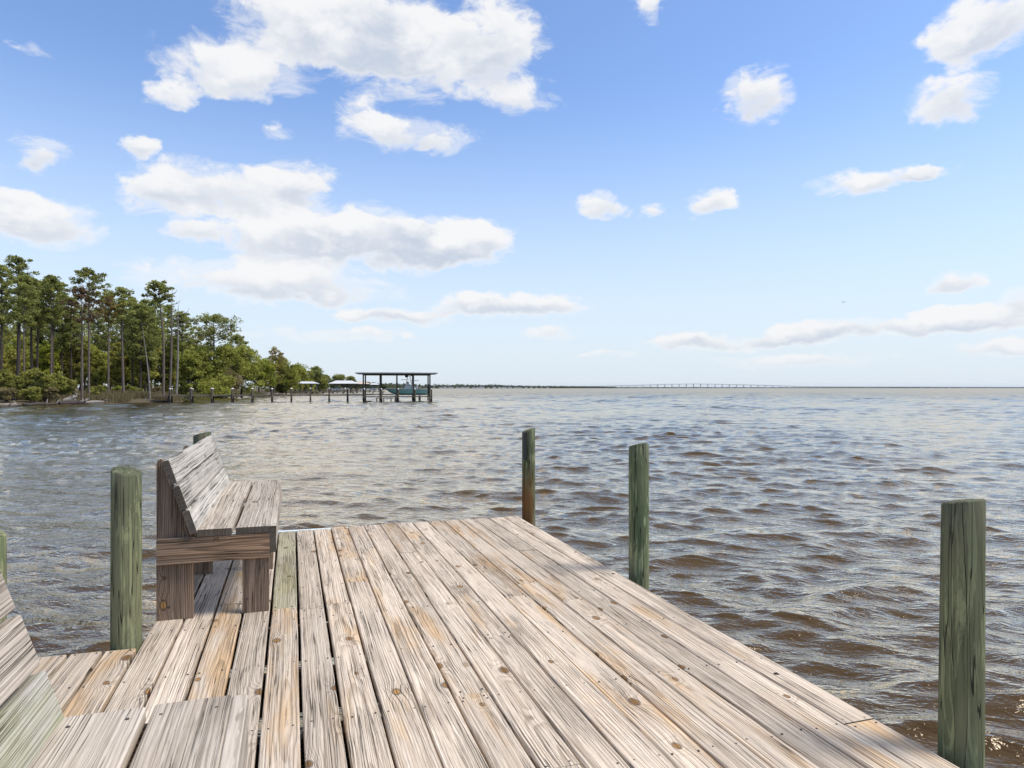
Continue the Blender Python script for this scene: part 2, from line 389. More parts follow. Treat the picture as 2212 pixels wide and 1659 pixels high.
HULLW = plain('white_fiberglass', (.74, .78, .75), .35, .5, var=.05)
BLACK = plain('black_plastic', (.015, .015, .017), .45, .4)
ALU = plain('brushed_aluminium', (.55, .57, .58), .4, .5, .8, var=.05)
CONC = plain('bridge_concrete', (.27, .285, .30), .85, .2, var=.1, scale=.02)
PVC = plain('pale_blue_vinyl_strip', (.60, .70, .74), .5, .4, var=.05)
STEEL = plain('rusty_screw', (.10, .085, .075), .6, .3, .5)
YEL = plain('yellow_slide', (.55, .40, .05), .6, .3)

# ------------------------------------------------------------------ water: one sheet of wind waves out to the horizon
def build_water():
    rs = [3.2]
    while rs[-1] < 420: rs.append(rs[-1] + .0042 * rs[-1] + .012)
    while rs[-1] < 32000: rs.append(rs[-1] * 1.065)
    rs = np.array(rs)
    fine = np.linspace(-50, 50, 600); coarse = np.linspace(50, 310, 92)[1:-1]
    an = np.radians(np.concatenate([fine, coarse])) + YAW
    da = np.concatenate([np.full(len(fine), math.radians(100 / 599)), np.full(len(coarse), math.radians(2.86))])
    X = np.outer(rs, np.sin(an)); Y = np.outer(rs, np.cos(an))
    sp = np.maximum(np.gradient(rs)[:, None] * np.ones(len(an)), np.outer(rs, da))
    Z = np.zeros_like(X); DX = np.zeros_like(X); DY = np.zeros_like(X)
    rg = np.random.RandomState(5); N = 120
    near = rs < 700; Xn, Yn, spn = X[near], Y[near], sp[near]
    zz = np.zeros_like(Xn); dx = np.zeros_like(Xn); dy = np.zeros_like(Xn)
    for i in range(N):
        lam = .17 * (4.6 / .17) ** rg.rand(); k = 2 * math.pi / lam
        th = math.pi + YAW + .18 + rg.normal() * .55            # travelling towards the pier
        sl = .0245 * math.exp(-((math.log(lam / .46)) / .95) ** 2) + .0095
        sl += .007 * min(1.0, max(0.0, (lam - .8) / .8)); a = sl / k; ph = rg.rand() * 6.283
        w = np.clip((lam / spn - 1.3) / 1.6, 0, 1)
        if lam > 3: a *= .75
        if lam > 1.6: w = w * (1 + 1.5 * np.clip((np.hypot(Xn, Yn) - 45) / 130, 0, 1))      # more fetch, more chop offshore
        p = k * (Xn * math.sin(th) + Yn * math.cos(th)) + ph
        zz += w * a * np.cos(p); q = w * a * 1.25 * np.sin(p)
        dx -= q * math.sin(th); dy -= q * math.cos(th)
    gust = 1 + .28 * np.sin(.11 * Xn + .07 * Yn + .5) * np.sin(.043 * Xn - .06 * Yn) + .2 * np.sin(-.21 * Xn + .16 * Yn + 1.0)   # livelier chop in some places
    zz *= gust; dx *= gust; dy *= gust
    Z[near] = zz; X[near] += dx; Y[near] += dy
    nr, na = X.shape
    V = np.stack([X.ravel(), Y.ravel(), Z.ravel()], 1)
    i = np.arange(nr - 1)[:, None]; j = np.arange(na)[None, :]; j2 = (j + 1) % na
    Fq = np.stack([i * na + j, i * na + j2, (i + 1) * na + j2, (i + 1) * na + j], -1).reshape(-1, 4)
    V = np.vstack([V, [[0, 0, 0]]])
    me = mesh_from('water', V, Fq, True)
    o = obj('water', me, WATER)
    tag(o, 'choppy brown bay water reaching to the horizon', 'water', kind='structure')
    # the small disc under the pier that the rings leave open
    mb = MB(); n = 48; mb.add([(3.3 * math.sin(6.2832 * q / n), 3.3 * math.cos(6.2832 * q / n), -.03) for q in range(n)], [tuple(range(n))])
    d = mb.build('water', WATER); tag(d, 'brown water in the shade beneath the pier deck', 'water', kind='structure')
build_water()

# ------------------------------------------------------------------ land on the left, shoreline running away from the camera
SHORE = [(-96,-140),(-92,-40),(-86,10),(-78,50),(-70,75),(-66.5,89),(-64.2,101),(-61,110),(-56.6,114.5),(-57,119),(-62,131),(-68,158),(-73.5,195),(-76,213),
         (-86,235),(-100,290),(-104,340),(-114,420),(-131,560),(-152,800),(-180,1100),(-275,2400)]
def shore_r(d):
    for (r0, d0), (r1, d1) in zip(SHORE, SHORE[1:]):
        if d0 <= d <= d1: return r0 + (r1 - r0) * (d - d0) / (d1 - d0)
    return SHORE[0][0] if d < SHORE[0][1] else SHORE[-1][0]
INL = [(-3, -.9), (0, -.12), (1.2, .22), (4, .55), (12, .95), (40, 1.5), (150, 2.2), (900, 4.0)]
def land_z(inl):
    for (a, za), (b, zb) in zip(INL, INL[1:]):
        if inl <= b: return za + (zb - za) * (inl - a) / (b - a)
    return 4.0
def ground(p):
    d = p.dot(FWD); r = p.dot(RGT); return max(-.3, land_z(shore_r(d) - r))
def build_land():
    rg = random.Random(2); ds = []
    for (r0, d0), (r1, d1) in zip(SHORE, SHORE[1:]):
        n = max(1, int((d1 - d0) / (3 if d1 < 240 else 25)))
        ds += [d0 + (d1 - d0) * k / n for k in range(n)]
    V = []; Fs = []; m = len(INL)
    for i, d in enumerate(ds):
        jit = rg.uniform(-.5, .5)
        for k, (off, z) in enumerate(INL):
            p = rd(shore_r(d) - off + (jit if k < 4 else 0), d, z + (rg.uniform(-.08, .08) if k > 1 else 0)); V.append(p)
        if i:
            for k in range(m - 1): Fs.append(((i - 1) * m + k, i * m + k, i * m + k + 1, (i - 1) * m + k + 1))
    mb = MB(); mb.add(V, Fs); o = mb.build('shore_ground', SOIL, sm=True); tag(o, 'low wooded shore of dark soil along the left side', 'ground', kind='structure')
build_land()

# ------------------------------------------------------------------ sawn boards
BR = random.Random(77)
def board_mesh(name, L, W, T, nseg=None, ch=.004, jit=.0012, cup=0.0):
    nseg = nseg or max(2, int(L / .4)); V = []; Fs = []
    w, t = W / 2, T / 2
    sec = [(-w + ch, -t), (w - ch, -t), (w, -t + ch), (w, t - ch), (w - ch, t), (-w + ch, t), (-w, t - ch), (-w, -t + ch)]
    for i in range(nseg + 1):
        y = -L / 2 + L * i / nseg; ox = BR.uniform(-jit, jit); oz = BR.uniform(-jit, jit); sw = BR.uniform(-jit, jit)
        for x, z in sec: V.append((x + ox + (sw if x > 0 else -sw), y + (0 if 0 < i < nseg else BR.uniform(-.0015, .0015)), z + oz))
    for i in range(nseg):
        for k in range(8): Fs.append((i * 8 + k, i * 8 + (k + 1) % 8, (i + 1) * 8 + (k + 1) % 8, (i + 1) * 8 + k))
    Fs.append(tuple(range(7, -1, -1))); Fs.append(tuple(nseg * 8 + k for k in range(8)))
    return MB().add(V, Fs).mesh(name)
def axes(loc, x, y):
    x = Vector(x).normalized(); y = Vector(y).normalized(); z = x.cross(y)
    m = Matrix((x, y, z)).transposed().to_4x4(); m.translation = Vector(loc); return m
def board(name, L, W, T, m, parent, loc, x=(1, 0, 0), y=(0, 1, 0), **k):
    return obj(name, board_mesh(name, L, W, T, **k), m, parent, axes(loc, x, y))

# ------------------------------------------------------------------ the pier we stand on
PT = .038
pier = empty('wooden_pier', (0.6, 2.5, DECK)); tag(pier, 'weathered wooden pier deck with tan planks running away from the viewer', 'pier')
world_parts(pier)
def pier_part(o): return o
XR, PITCH = 2.10, .1475
FARY = 6.36
joints = []
def cut_holes(o, ys):
    """drill bolt holes through a plank"""
    for yh, xh in ys:
        c = MB().tube([(xh, yh, -.06), (xh, yh, .06)], .0135, 14).build('cutter', None, None)
        c.matrix_world = axes(o['at'], (1, 0, 0), (0, 1, 0))
        md = o.modifiers.new('b', 'BOOLEAN'); md.object = c; md.operation = 'DIFFERENCE'; md.solver = 'EXACT'
    bpy.context.view_layer.update()
    me = bpy.data.meshes.new_from_object(o.evaluated_get(bpy.context.evaluated_depsgraph_get()))
    for md in list(o.modifiers):
        c = md.object; o.modifiers.remove(md); bpy.data.objects.remove(c)
    o.data = me; del o['at']
nails = MB()
def nail(x, y, z): nails.tube([(x, y, z - .002), (x, y, z + .0012)], .0042, 6)
jst = [FARY - .03 - .61 * k for k in range(14)]
JOINT_Y = {18: [2.05], 17: [1.32], 16: [1.62, 5.0], 15: [3.75], 14: [4.15, .4], 13: [3.92], 12: [1.1], 11: [3.32, .3], 10: [5.2, 2.1], 9: [2.72], 8: [5.42, .9], 7: [4.52], 6: [4.1, .6], 5: [4.05], 4: [4.1, 1.7], 3: [4.3, .5], 2: [4.28], 1: [1.9], 0: [2.6]}
for i in range(-9, 19):
    x0 = XR - (19 - i) * PITCH; far = FARY - (.055 if 3 <= i <= 6 or i < 3 else 0) + BR.uniform(-.006, .006)
    gap = .0065 if i > 9 else (.008 if i > 6 else .0125)
    if i < 0: far = 3.70 + BR.uniform(-.012, .012); gap = .016
    ends = [far] + sorted([yj for yj in JOINT_Y.get(i, [BR.uniform(.2, 2.6)]) if yj < far], reverse=True) + [-2.4]
    for a, b in zip(ends, ends[1:]):
        L = a - b - .003; W = PITCH - gap - BR.uniform(0, .002)
        z = DECK - PT / 2 + BR.uniform(-.002, .002)
        loc = (x0 + PITCH / 2 + BR.uniform(-.001, .001), (a + b) / 2, z)
        o = obj('plank', board_mesh('plank', L, W, PT), W_DECKG if i == 4 and a > 5 else W_DECK, None, axes(loc, (1, 0, 0), (0, 1, 0)))
        MW = axes(loc, (1, 0, 0), (0, 1, 0)) @ Matrix.Rotation(BR.uniform(-.002, .002), 4, 'Y'); o.matrix_basis = MW
        hs = [(yy - loc[1], xx) for ii, yy, xx in ((18, 6.02, .035), (18, 4.82, .03), (18, 4.18, .03), (18, 2.5, -.01), (17, 5.55, -.05)) if ii == i and b < yy < a]
        if hs: o['at'] = loc; cut_holes(o, hs)
        o.parent = pier; o.matrix_basis = INV[pier.name] @ MW
        for yj in jst + [a - .025, b + .025]:
            if b + .015 < yj < a - .015:
                for q in (-.045, .045): nail(loc[0] + q + BR.uniform(-.008, .008), yj + BR.uniform(-.008, .008), DECK + .0012)
o = nails.build('nail_heads', STEEL, pier); o['kind'] = 'stuff'
for yj in jst:                                                   # joists under the planks
    wide = yj < 3.7; xl = -2.0 if wide else -.68
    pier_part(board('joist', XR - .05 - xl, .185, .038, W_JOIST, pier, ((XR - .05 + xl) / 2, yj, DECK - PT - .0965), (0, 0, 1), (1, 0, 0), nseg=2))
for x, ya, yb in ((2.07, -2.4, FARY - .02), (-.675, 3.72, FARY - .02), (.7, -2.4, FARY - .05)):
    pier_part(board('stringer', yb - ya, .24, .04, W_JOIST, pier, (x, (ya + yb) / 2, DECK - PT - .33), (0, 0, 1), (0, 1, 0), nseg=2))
pier_part(board('fascia_board', 2.74, .185, .036, W_DECK, pier, (.71, FARY - .072, DECK - PT - .0975), (0, 0, 1), (1, 0, 0)))
s = pier_part(MB().box(-.66, .62, FARY - .050, FARY + .012, DECK - .034, DECK - .006).build('edge_strip', PVC, pier)); s['label'] = 'pale blue vinyl strip along the far end of the deck'

# ------------------------------------------------------------------ mooring posts
def post(label, x, y, top, r0, r1, m, lean=(0, 0), seed=1, slope=.02):
    rg = random.Random(seed); n = 32; V = []; Fs = []
    z0 = -1.6; zt = DECK + top
    zs = list(np.linspace(0, 1, 26)); ph = [rg.uniform(0, 6.28) for _ in range(5)]
    for q, t in enumerate(zs):
        zc = (zt - z0) * t; rr = r0 + (r1 - r0) * t
        for k in range(n):
            an = 6.2832 * k / n
            r = rr * (1 + .018 * math.sin(3 * an + ph[0] + t * 2) + .012 * math.sin(7 * an + ph[1] + 3 * t) + .008 * math.sin(13 * an + ph[2]) + .010 * math.sin(9 * t + ph[3] + an))
            V.append((math.cos(an) * r + lean[0] * zc, math.sin(an) * r + lean[1] * zc, z0 + zc + (slope * math.cos(an + ph[4]) if q == 25 else 0)))
    b = (len(zs) - 1) * n
    for rf, up in ((.93, .006), (.55, .010), (.15, .011)):            # worn, slightly domed top
        for k in range(n):
            an = 6.2832 * k / n
            V.append((math.cos(an) * r1 * rf + lean[0] * (zt - z0), math.sin(an) * r1 * rf + lean[1] * (zt - z0), zt + up * rg.uniform(.6, 1.1) + slope * rf * math.cos(an + ph[4])))
    for q in range(len(zs) + 2):
        for k in range(n): Fs.append((q * n + k, q * n + (k + 1) % n, (q + 1) * n + (k + 1) % n, (q + 1) * n + k))
    Fs.append(tuple((len(zs) + 2) * n + k for k in range(n)))
    e = empty('mooring_post', (x, y, 0))
    MB().add(V, Fs).build('pile', m, e, sm=True)
    return tag(e, label, 'post', 'round posts around the pier')
post('green stained wooden post with a red knot, left of the near end of the bench', -.770, 3.775, .84, .074, .067, PILE, seed=3)
post('wooden post mostly hidden behind the far backrest of the bench', -.735, 6.46, .85, .076, .071, PILE, seed=8)
p1 = post('rust stained green post with a black strip at the far corner of the pier', 2.235, 6.42, .83, .071, .064, PILE_R, seed=12)
mb = MB().box(-.071, -.045, -.062, -.036, DECK + .55, DECK + .81); bo = mb.build('bracket', BLACK, p1); bo['label'] = 'black rubber strip screwed to the post top'
post('pale green round post standing midway along the right edge of the pier', 2.285, 4.25, .85, .073, .068, PILE_P, seed=21)
post('thick dark green post with nail holes, nearest on the right edge', 2.19, 1.80, .85, .079, .066, PILE, lean=(.012, 0), seed=30, slope=.014)
post('short green post at the left edge of the photo behind the near bench', -1.345, 3.79, .57, .072, .068, PILE_P, seed=41)

# ------------------------------------------------------------------ benches
def bench(label, oy, back_mats, seat_m, ox=0.0):
    """near end of the bench at y = oy, 2.02 m long"""
    e = empty('bench', (-.4, oy + 1.0, DECK)); tag(e, label, 'bench', 'wooden benches on the pier')
    world_parts(e); Lb = 2.02; D0 = DECK
    def put_(o): return o
    for k, ys in enumerate((.038, .98, Lb - .076)):
        yy = oy + ys
        poly = [(-.69, .001), (-.51, .001), (-.508, .43), (-.52, .455), (-.652, .852), (-.668, .868), (-.683, .86), (-.69, .838)]
        me = MB().prism([(a, b) for a, b in poly], 'z', -.019, .019).mesh('rear_leg')
        put_(obj('rear_leg', me, W_FRAME, e, axes((0, yy + .019, D0), (1, 0, 0), (0, 0, 1))))
        put_(board('front_leg', .443, .138, .038, W_FRAME, e, (-.191, yy + .019, D0 + .2225), (1, 0, 0), (0, 0, 1)))
        yb = yy - .0195 if k < 2 else yy + .0575
        put_(board('crossbar', .566, .138, .037, W_FRAME, e, (-.400, yb, D0 + .3755), (0, 0, 1), (1, 0, 0)))
    for xx, w in ((-.401, .180), (-.2065, .172)):
        put_(board('seat_board', Lb, w, .038, seat_m, e, (xx, oy + Lb / 2, D0 + .465), nseg=6))
    put_(board('front_board', Lb - .004, .150, .037, seat_m, e, (-.1005, oy + Lb / 2, D0 + .409), (0, 0, 1), (0, 1, 0), nseg=6))
    t = Vector((-.132, 0, .397)).normalized()                       # up along the sloping back
    nrm = Vector((t.z, 0, -t.x))
    b0 = Vector((-.520, 0, .452))
    for k in range(3):
        c = b0 + t * (.074 + .1435 * k) + nrm * (.0205 + .004 * (1 - k))
        put_(board('back_board', Lb + .02, .1295, .037, back_mats[k], e, (c.x, oy + Lb / 2 - .005, D0 + c.z), t, (0, 1, 0), nseg=6))
    mbn = MB()                                                     # screw heads
    for ys in (.057, 1.0, Lb - .057):
        for xx in (-.46, -.34, -.27, -.15): mbn.tube([(xx, oy + ys, D0 + .483), (xx, oy + ys, D0 + .4855)], .0045, 6)
    mbn.tube([(-.63, oy + .0365, D0 + .07), (-.63, oy + .039, D0 + .07)], .007, 8); mbn.tube([(-.235, oy + .0365, D0 + .08), (-.235, oy + .039, D0 + .08)], .007, 8)
    o = mbn.build('screws', STEEL, e); o['kind'] = 'stuff'
    e.location.x += ox
    return e
bench('weathered wooden bench with brown legs and pale sloping back, facing right', 4.04, (W_BACK, W_BACK, W_BACK), W_SEAT)
bench('nearest bench with mossy green lower backrest, cut by the photo\'s bottom left corner', -.18, (W_BACKG, W_SEAT, W_SEAT), W_SEAT, -.022)

# ------------------------------------------------------------------ docks across the water
def frame_at(p0, p1):
    """rotation so that local +x runs from p0 to p1"""
    v = p1 - p0; return math.atan2(v.y, v.x), v.length
def dock(label, p0, p1, width, z, step, mats=(DWOOD, DPOST), rail=False, caps=True, pile_top=2.3, skip=(), first=0.0):
    rz, L = frame_at(p0, p1); e = empty('dock', (p0.x, p0.y, 0), rz); tag(e, label, 'dock')
    MB().box(0, L, -width / 2, width / 2, z - .05, z).build('deck_boards', mats[0], e)
    for sy in (-1, 1): MB().box(0, L, sy * width / 2 - .04 + sy * .045, sy * width / 2 + .04 + sy * .045, z - .24, z - .02).build('side_beam', mats[0], e)
    n = int((L - first) / step) + 1
    for k in range(n):
        x = first + k * step
        for sy in (-1, 1):
            if (k, sy) in skip: continue
            y = sy * (width / 2 + .19); rg = random.Random(k * 3 + sy); tp = pile_top + rg.uniform(-.06, .05)
            q = MB().tube([(x, y, .55), (x + rg.uniform(-.02, .02), y, tp)], [.135, .125], 10).build('pile', mats[1], e, sm=False)
            MB().tube([(x, y, -1.0), (x, y, .55)], [.15, .145], 10).build('wet_foot', DWET, q)
            if caps: MB().tube([(x, y, tp), (x, y, tp + .05), (x, y, tp + .16)], [.145, .145, .02], 10).build('cap', CAPW, q)
        MB().box(x - .05, x + .05, -width / 2 - .1, width / 2 + .1, z - .42, z - .25).build('cross_beam', mats[0], e)
    if rail:
        for sy in (-1, 1):
            y = sy * (width / 2 - .06)
            for zz in (z + .55, z + .98): MB().box(0, L, y - .05, y + .05, zz - .06, zz).build('rail', mats[0], e)
            for k in range(int(L / 2.0) + 1): MB().box(k * 2.0 - .05, k * 2.0 + .05, y - .06, y + .06, z, z + 1.05).build('rail_post', mats[0], e)
    return e
DA, DB = at(335, 113.2), at(786, 122.6)
rz0, L0 = frame_at(DA, DB)
dock('long narrow dock with white capped piles leading out to the boathouse', DA, DB, 1.3, 1.27, 3.17, first=2.4, pile_top=2.25)

def hip_roof(e, hx, hy, ze, zr, ridge, m, ov=.0, panels=10, fas=.16):
    """hip roof as its own part with standing seams; half sizes hx, hy"""
    V = [(-hx, -hy, ze), (hx, -hy, ze), (hx, hy, ze), (-hx, hy, ze), (-ridge, 0, zr), (ridge, 0, zr)]
    rf = MB().add(V, [(0, 1, 5, 4), (1, 2, 5), (2, 3, 4, 5), (3, 0, 4)]).build('roof', m, e)
    for sy in (-1, 1):
        for k in range(panels):
            x = -hx + (k + .5) * 2 * hx / panels; t = min(1.0, (hx - abs(x)) / max(.01, hx - ridge))
            MB().beam((x, sy * hy, ze + .02), (x, sy * hy * (1 - t), ze + (zr - ze) * t + .02), .05, .05).build('roof_seam', m, rf)
    MB().beam((-ridge, 0, zr + .03), (ridge, 0, zr + .03), .25, .06).build('ridge_cap', m, rf)
    fb = MB()
    for a, b in (((-hx, -hy), (hx, -hy)), ((-hx, hy), (hx, hy)), ((-hx, -hy), (-hx, hy)), ((hx, -hy), (hx, hy))):
        fb.beam((a[0], a[1], ze - fas / 2 - .003), (b[0], b[1], ze - fas / 2 - .003), .05, fas)
    fb.build('fascia', FASCIA, rf)
    MB().box(-hx + .03, hx - .03, -hy + .03, hy - .03, ze - .03, ze - .008).build('soffit', FASCIA, rf)
    return rf

def boathouse(label, c, rz, hx, hy, ze, zr, ridge, xs, ys, m, deckz=.9, post_r=.14, panels=12):
    e = empty('boathouse', (c.x, c.y, 0), rz); tag(e, label, 'boathouse')
    for y in ys:
        for x in xs:
            q = MB().tube([(x, y, .5), (x, y, ze - .16)], [post_r, post_r * .9], 10).build('post', DPOST, e)
            MB().tube([(x, y, -1), (x, y, .5)], post_r * 1.05, 10).build('wet_foot', DWET, q)
    for y in ys: MB().beam((xs[0] - .3, y, ze - .27), (xs[-1] + .3, y, ze - .27), .12, .22).build('roof_beam', DWOOD, e)
    hip_roof(e, hx, hy, ze, zr, ridge, m, panels=panels)
    return e

F0, F1 = at(784.8, 121.3), at(928.6, 123.2)
rzb, Lf = frame_at(F0, F1); ux = (F1 - F0).normalized(); uy = Vector((-ux.y, ux.x, 0))
BC = (F0 + F1) / 2 + uy * 3.9
xs = [-Lf / 2 + Lf * k / 4 for k in range(5)]
bh = boathouse('open boathouse with wide flat-edged roof sheltering a pale green boat', BC, rzb, 7.15, 5.1, 5.12, 5.21, 3.7, xs, (-3.9, 3.9), METAL_W)
# walkway along the front, finger pier, boat lift
MB().box(xs[0], xs[4] + .4, -4.6, -4.1, .78, .95).build('walkway', DWOOD, bh)
MB().box(xs[0] - .3, xs[2] - .6, -3.4, -1.9, 1.12, 1.28).build('platform', DWOOD, bh)
MB().box(xs[0] - .2, xs[0] + 1.3, -3.5, 4.2, 1.1, 1.27).build('side_walk', DWOOD, bh)
lp = MB().box(xs[0] + 2.2, xs[2] - .6, -6.0, -4.7, .55, .70).build('low_landing', DWOOD, bh)
for x in (xs[0] + 2.4, xs[0] + 3.6, xs[2] - 1.0): MB().box(x - .09, x + .09, -5.95, -5.75, -.8, .54).build('landing_leg', DPOST, lp)
MB().box(xs[0] + 2.3, xs[0] + 2.4, -5.9, -5.8, .7, 1.5).build('ladder_rail', ALU, lp)
for x in (xs[2] - .3, xs[3] + 1.2):                                   # lift beams and bunks
    MB().box(x - .12, x + .12, -3.6, 3.6, .95, 1.15).build('lift_beam', ALU, bh)
    for y in (-3.6, 3.6): MB().box(x - .1, x + .1, y - .1, y + .1, -.9, .95).build('lift_post', DPOST, bh)
for k, x in enumerate(xs):                                            # short capped fender piles in front
    q = MB().tube([(x + .25, -4.9, .5), (x + .25, -4.9, 2.15)], .14, 10).build('fender_pile', DPOST, bh)
    MB().tube([(x + .25, -4.9, -1), (x + .25, -4.9, .5)], .15, 10).build('wet_foot', DWET, q)
    MB().tube([(x + .25, -4.9, 2.15), (x + .25, -4.9, 2.2), (x + .25, -4.9, 2.36)], [.16, .16, .02], 10).build('cap', CAPW, q)

# the boat on the lift, bow to the left
def make_boat():
    bow, stern = at(831, 124.6), at(922, 126.3)
    rz, L = frame_at(bow, stern); e = empty('motorboat', (bow.x, bow.y, 1.18), rz)
    tag(e, 'pale green centre console motorboat raised on a lift under the boathouse', 'boat')
    ns = 14; np_ = 9; V = []; Fs = []
    def sec(t):
        # t 0 bow .. 1 stern : half beam at gunwale, keel height, gunwale height, chine
        hb = 1.22 * min(1.0, (t * 1.9 + .015) ** .62); keel = .0 + .72 * max(0, 1 - t * 3.6) ** 1.8; gun = 1.10 - .14 * min(1, t * 1.6) + .02 * t
        ch = hb * (.55 + .33 * min(1, t * 2.2)); chz = keel + .20 + .25 * max(0, 1 - t * 2.5)
        x = t * L + .9 * 0
        return x, hb, keel, min(gun, 1.12), ch, min(chz, gun - .12)
    for i in range(ns + 1):
        t = (i / ns) ** 1.35; x, hb, keel, gun, ch, chz = sec(t)
        prof = [(0, keel), (ch * .55, keel + (chz - keel) * .5), (ch, chz), (ch + (hb - ch) * .45, chz + (gun - chz) * .5), (hb, gun)]
        row = [(-a, b) for a, b in reversed(prof)] + prof[1:]
        xo = [x + (1 - t) ** 3 * .55 * (1 - (b - keel) / max(.05, gun - keel)) for a, b in row]
        V += [(xo[k], row[k][0], row[k][1]) for k in range(9)]
    for i in range(ns):
        for k in range(8): Fs.append((i * 9 + k, i * 9 + k + 1, (i + 1) * 9 + k + 1, (i + 1) * 9 + k))
    Fs.append(tuple(ns * 9 + k for k in range(9)))
    hull = MB().add(V, Fs).build('hull', HULL, e, sm=False)
    g = MB()
    for s in (0, 8): g.tube([V[i * 9 + s] for i in range(ns + 1)], .055, 6)
    g.build('gunwale', HULLW, hull)
    dk = [(V[i * 9][0], V[i * 9][1] * .97, V[i * 9][2] - .05) for i in range(ns + 1)] + [(V[i * 9 + 8][0], V[i * 9 + 8][1] * .97, V[i * 9 + 8][2] - .05) for i in range(ns, -1, -1)]
    MB().add(dk, [tuple(range(len(dk)))]).build('cockpit_floor', HULLW, e)
    MB().tube([V[i * 9 + 4] for i in range(0, ns + 1)], .03, 6).build('keel_strip', BLACK, hull)
    cx = L * .56
    con = MB().prism([(cx - .75, 1.0), (cx + .55, 1.0), (cx + .5, 1.55), (cx + .15, 1.95), (cx - .35, 1.95), (cx - .65, 1.5)], 'y', -.5, .5).build('console', HULLW, e)
    MB().prism([(cx - .3, 1.97), (cx + .1, 1.97), (cx - .05, 2.35), (cx - .2, 2.38)], 'y', -.42, .42).build('windscreen', BLACK, con)
    MB().box(cx + .75, cx + 1.45, -.5, .5, 1.0, 1.5).build('leaning_post', HULLW, e)
    MB().box(cx + 1.38, cx + 1.48, -.5, .5, 1.5, 1.95).build('seat_back', HULLW, e)
    tw = MB()
    for s in (-.55, .55):
        tw.tube([(cx - .75, s, 1.0), (cx - .35, s * .9, 2.3), (cx - .1, s * .7, 3.35)], .035, 6); tw.tube([(cx + .75, s, 1.0), (cx + .5, s * .9, 2.3), (cx + .25, s * .7, 3.35)], .035, 6)
        tw.tube([(cx - .55, s * .95, 1.65), (cx + .62, s * .95, 1.65)], .025, 6); tw.tube([(cx - .35, s * .9, 2.3), (cx + .5, s * .9, 2.3)], .025, 6)
    tower = tw.build('tower_frame', ALU, e)
    MB().box(cx - .35, cx + .5, -.5, .5, 3.35, 3.42).build('tower_deck', HULLW, tower)
    MB().tube([(cx - 1.35, 0, 2.72), (cx + .1, 0, 2.72)], .05, 6).build('outrigger', ALU, tower); MB().tube([(cx + .4, 0, 2.6), (cx + 1.75, 0, 2.55), (cx + 1.8, 0, 2.72)], .055, 6).build('outrigger', ALU, tower)
    rad = MB().tube([(cx - .62, 0, 3.38), (cx - .45, 0, 3.34), (cx - .2, 0, 3.36), (cx - .05, 0, 3.42)], [.1, .24, .2, .06], 10).build('radar_dome', BLACK, tower)
    MB().tube([(cx + .5, .3, 3.4), (cx + .62, .3, 3.55)], [.1, .08], 8).build('lamp', BLACK, tower)
    for x, y in ((L * .42, .8), (L * .86, -.9), (L * .86, .9)): MB().tube([(x, y, .95), (x, y, 1.75)], .025, 6).build('rod_holder', HULLW, e)
    mo = MB().prism([(L + .08, .85), (L + .55, .8), (L + .78, 1.1), (L + .80, 1.55), (L + .62, 1.85), (L + .3, 1.9), (L + .08, 1.62), (L + .02, 1.2)], 'y', -.27, .27).build('outboard_motor', BLACK, e)
    MB().prism([(L + .22, .85), (L + .52, .85), (L + .46, -.05), (L + .62, -.3), (L + .2, -.3), (L + .28, -.05)], 'y', -.08, .08).build('motor_leg', BLACK, mo)
    for t in (.46, .8): MB().box(L * t, L * t + .03, -1.245, -1.23, .35, .95).build('hull_seam', BLACK, hull)
    MB().box(L * .1, L + .05, -1.1, 1.1, -.06, -.02).build('lift_bunk', DWOOD, e)
make_boat()

# neighbours' docks further along the shore
DC, DD = at(566, 283), at(831, 288)
dock('distant railed dock crossing behind the capped piles', DC, DD, 1.5, .95, 4.1, rail=True, caps=False, pile_top=1.0)
def small_house(label, xc, d, wpx, ye, yr, m, hy=3.0, n=4, rf=.45, rz=rzb):
    hx = wpx / 2 / F_D * d; ze = CAMZ + (HY - ye) / F_D * d; zr = CAMZ + (HY - yr) / F_D * d
    c = at(xc, d); xs = [-hx * .85 + 1.7 * hx * k / (n - 1) for k in range(n)]
    e = boathouse(label, c, rz, hx, hy + .6, ze, zr, hx * rf, xs, (-hy + .3, hy - .3), m, post_r=.15, panels=9)
    MB().box(-hx * .9, hx * .9, -hy, hy, .95, 1.1).build('platform', DWOOD, e)
    return e
a_ = small_house('small pavilion with pale hipped roof at the start of the railed dock', 660, 292, 55.5, 828.3, 824, METAL_W, hy=2.4, n=5, rf=.55)
small_house('white hip-roofed boathouse left of the big one, largest of the far roofs', 743, 335, 64, 828.5, 822, METAL_W, n=5, rf=.52)
small_house('tan-roofed boathouse half hidden behind the white hip roof', 779, 385, 44, 829.3, 824.5, METAL_T, n=4, rf=.4)
small_house('farthest small white boathouse roof by the boathouse posts', 808, 450, 24, 831, 827.5, METAL_W, n=3, rf=.35)
o = MB().prism([(-1.0, 1.1), (-.7, 1.1), (.1, 3.1), (.9, 3.1), (.9, 2.9), (.3, 2.9), (-.4, 1.1)], 'y', -.4, .4).build('water_slide', YEL)
o.matrix_basis = Matrix.Translation(at(654, 289)) @ Matrix.Rotation(rzb, 4, 'Z'); tag(o, 'yellow slide standing under the small pavilion roof', 'slide')
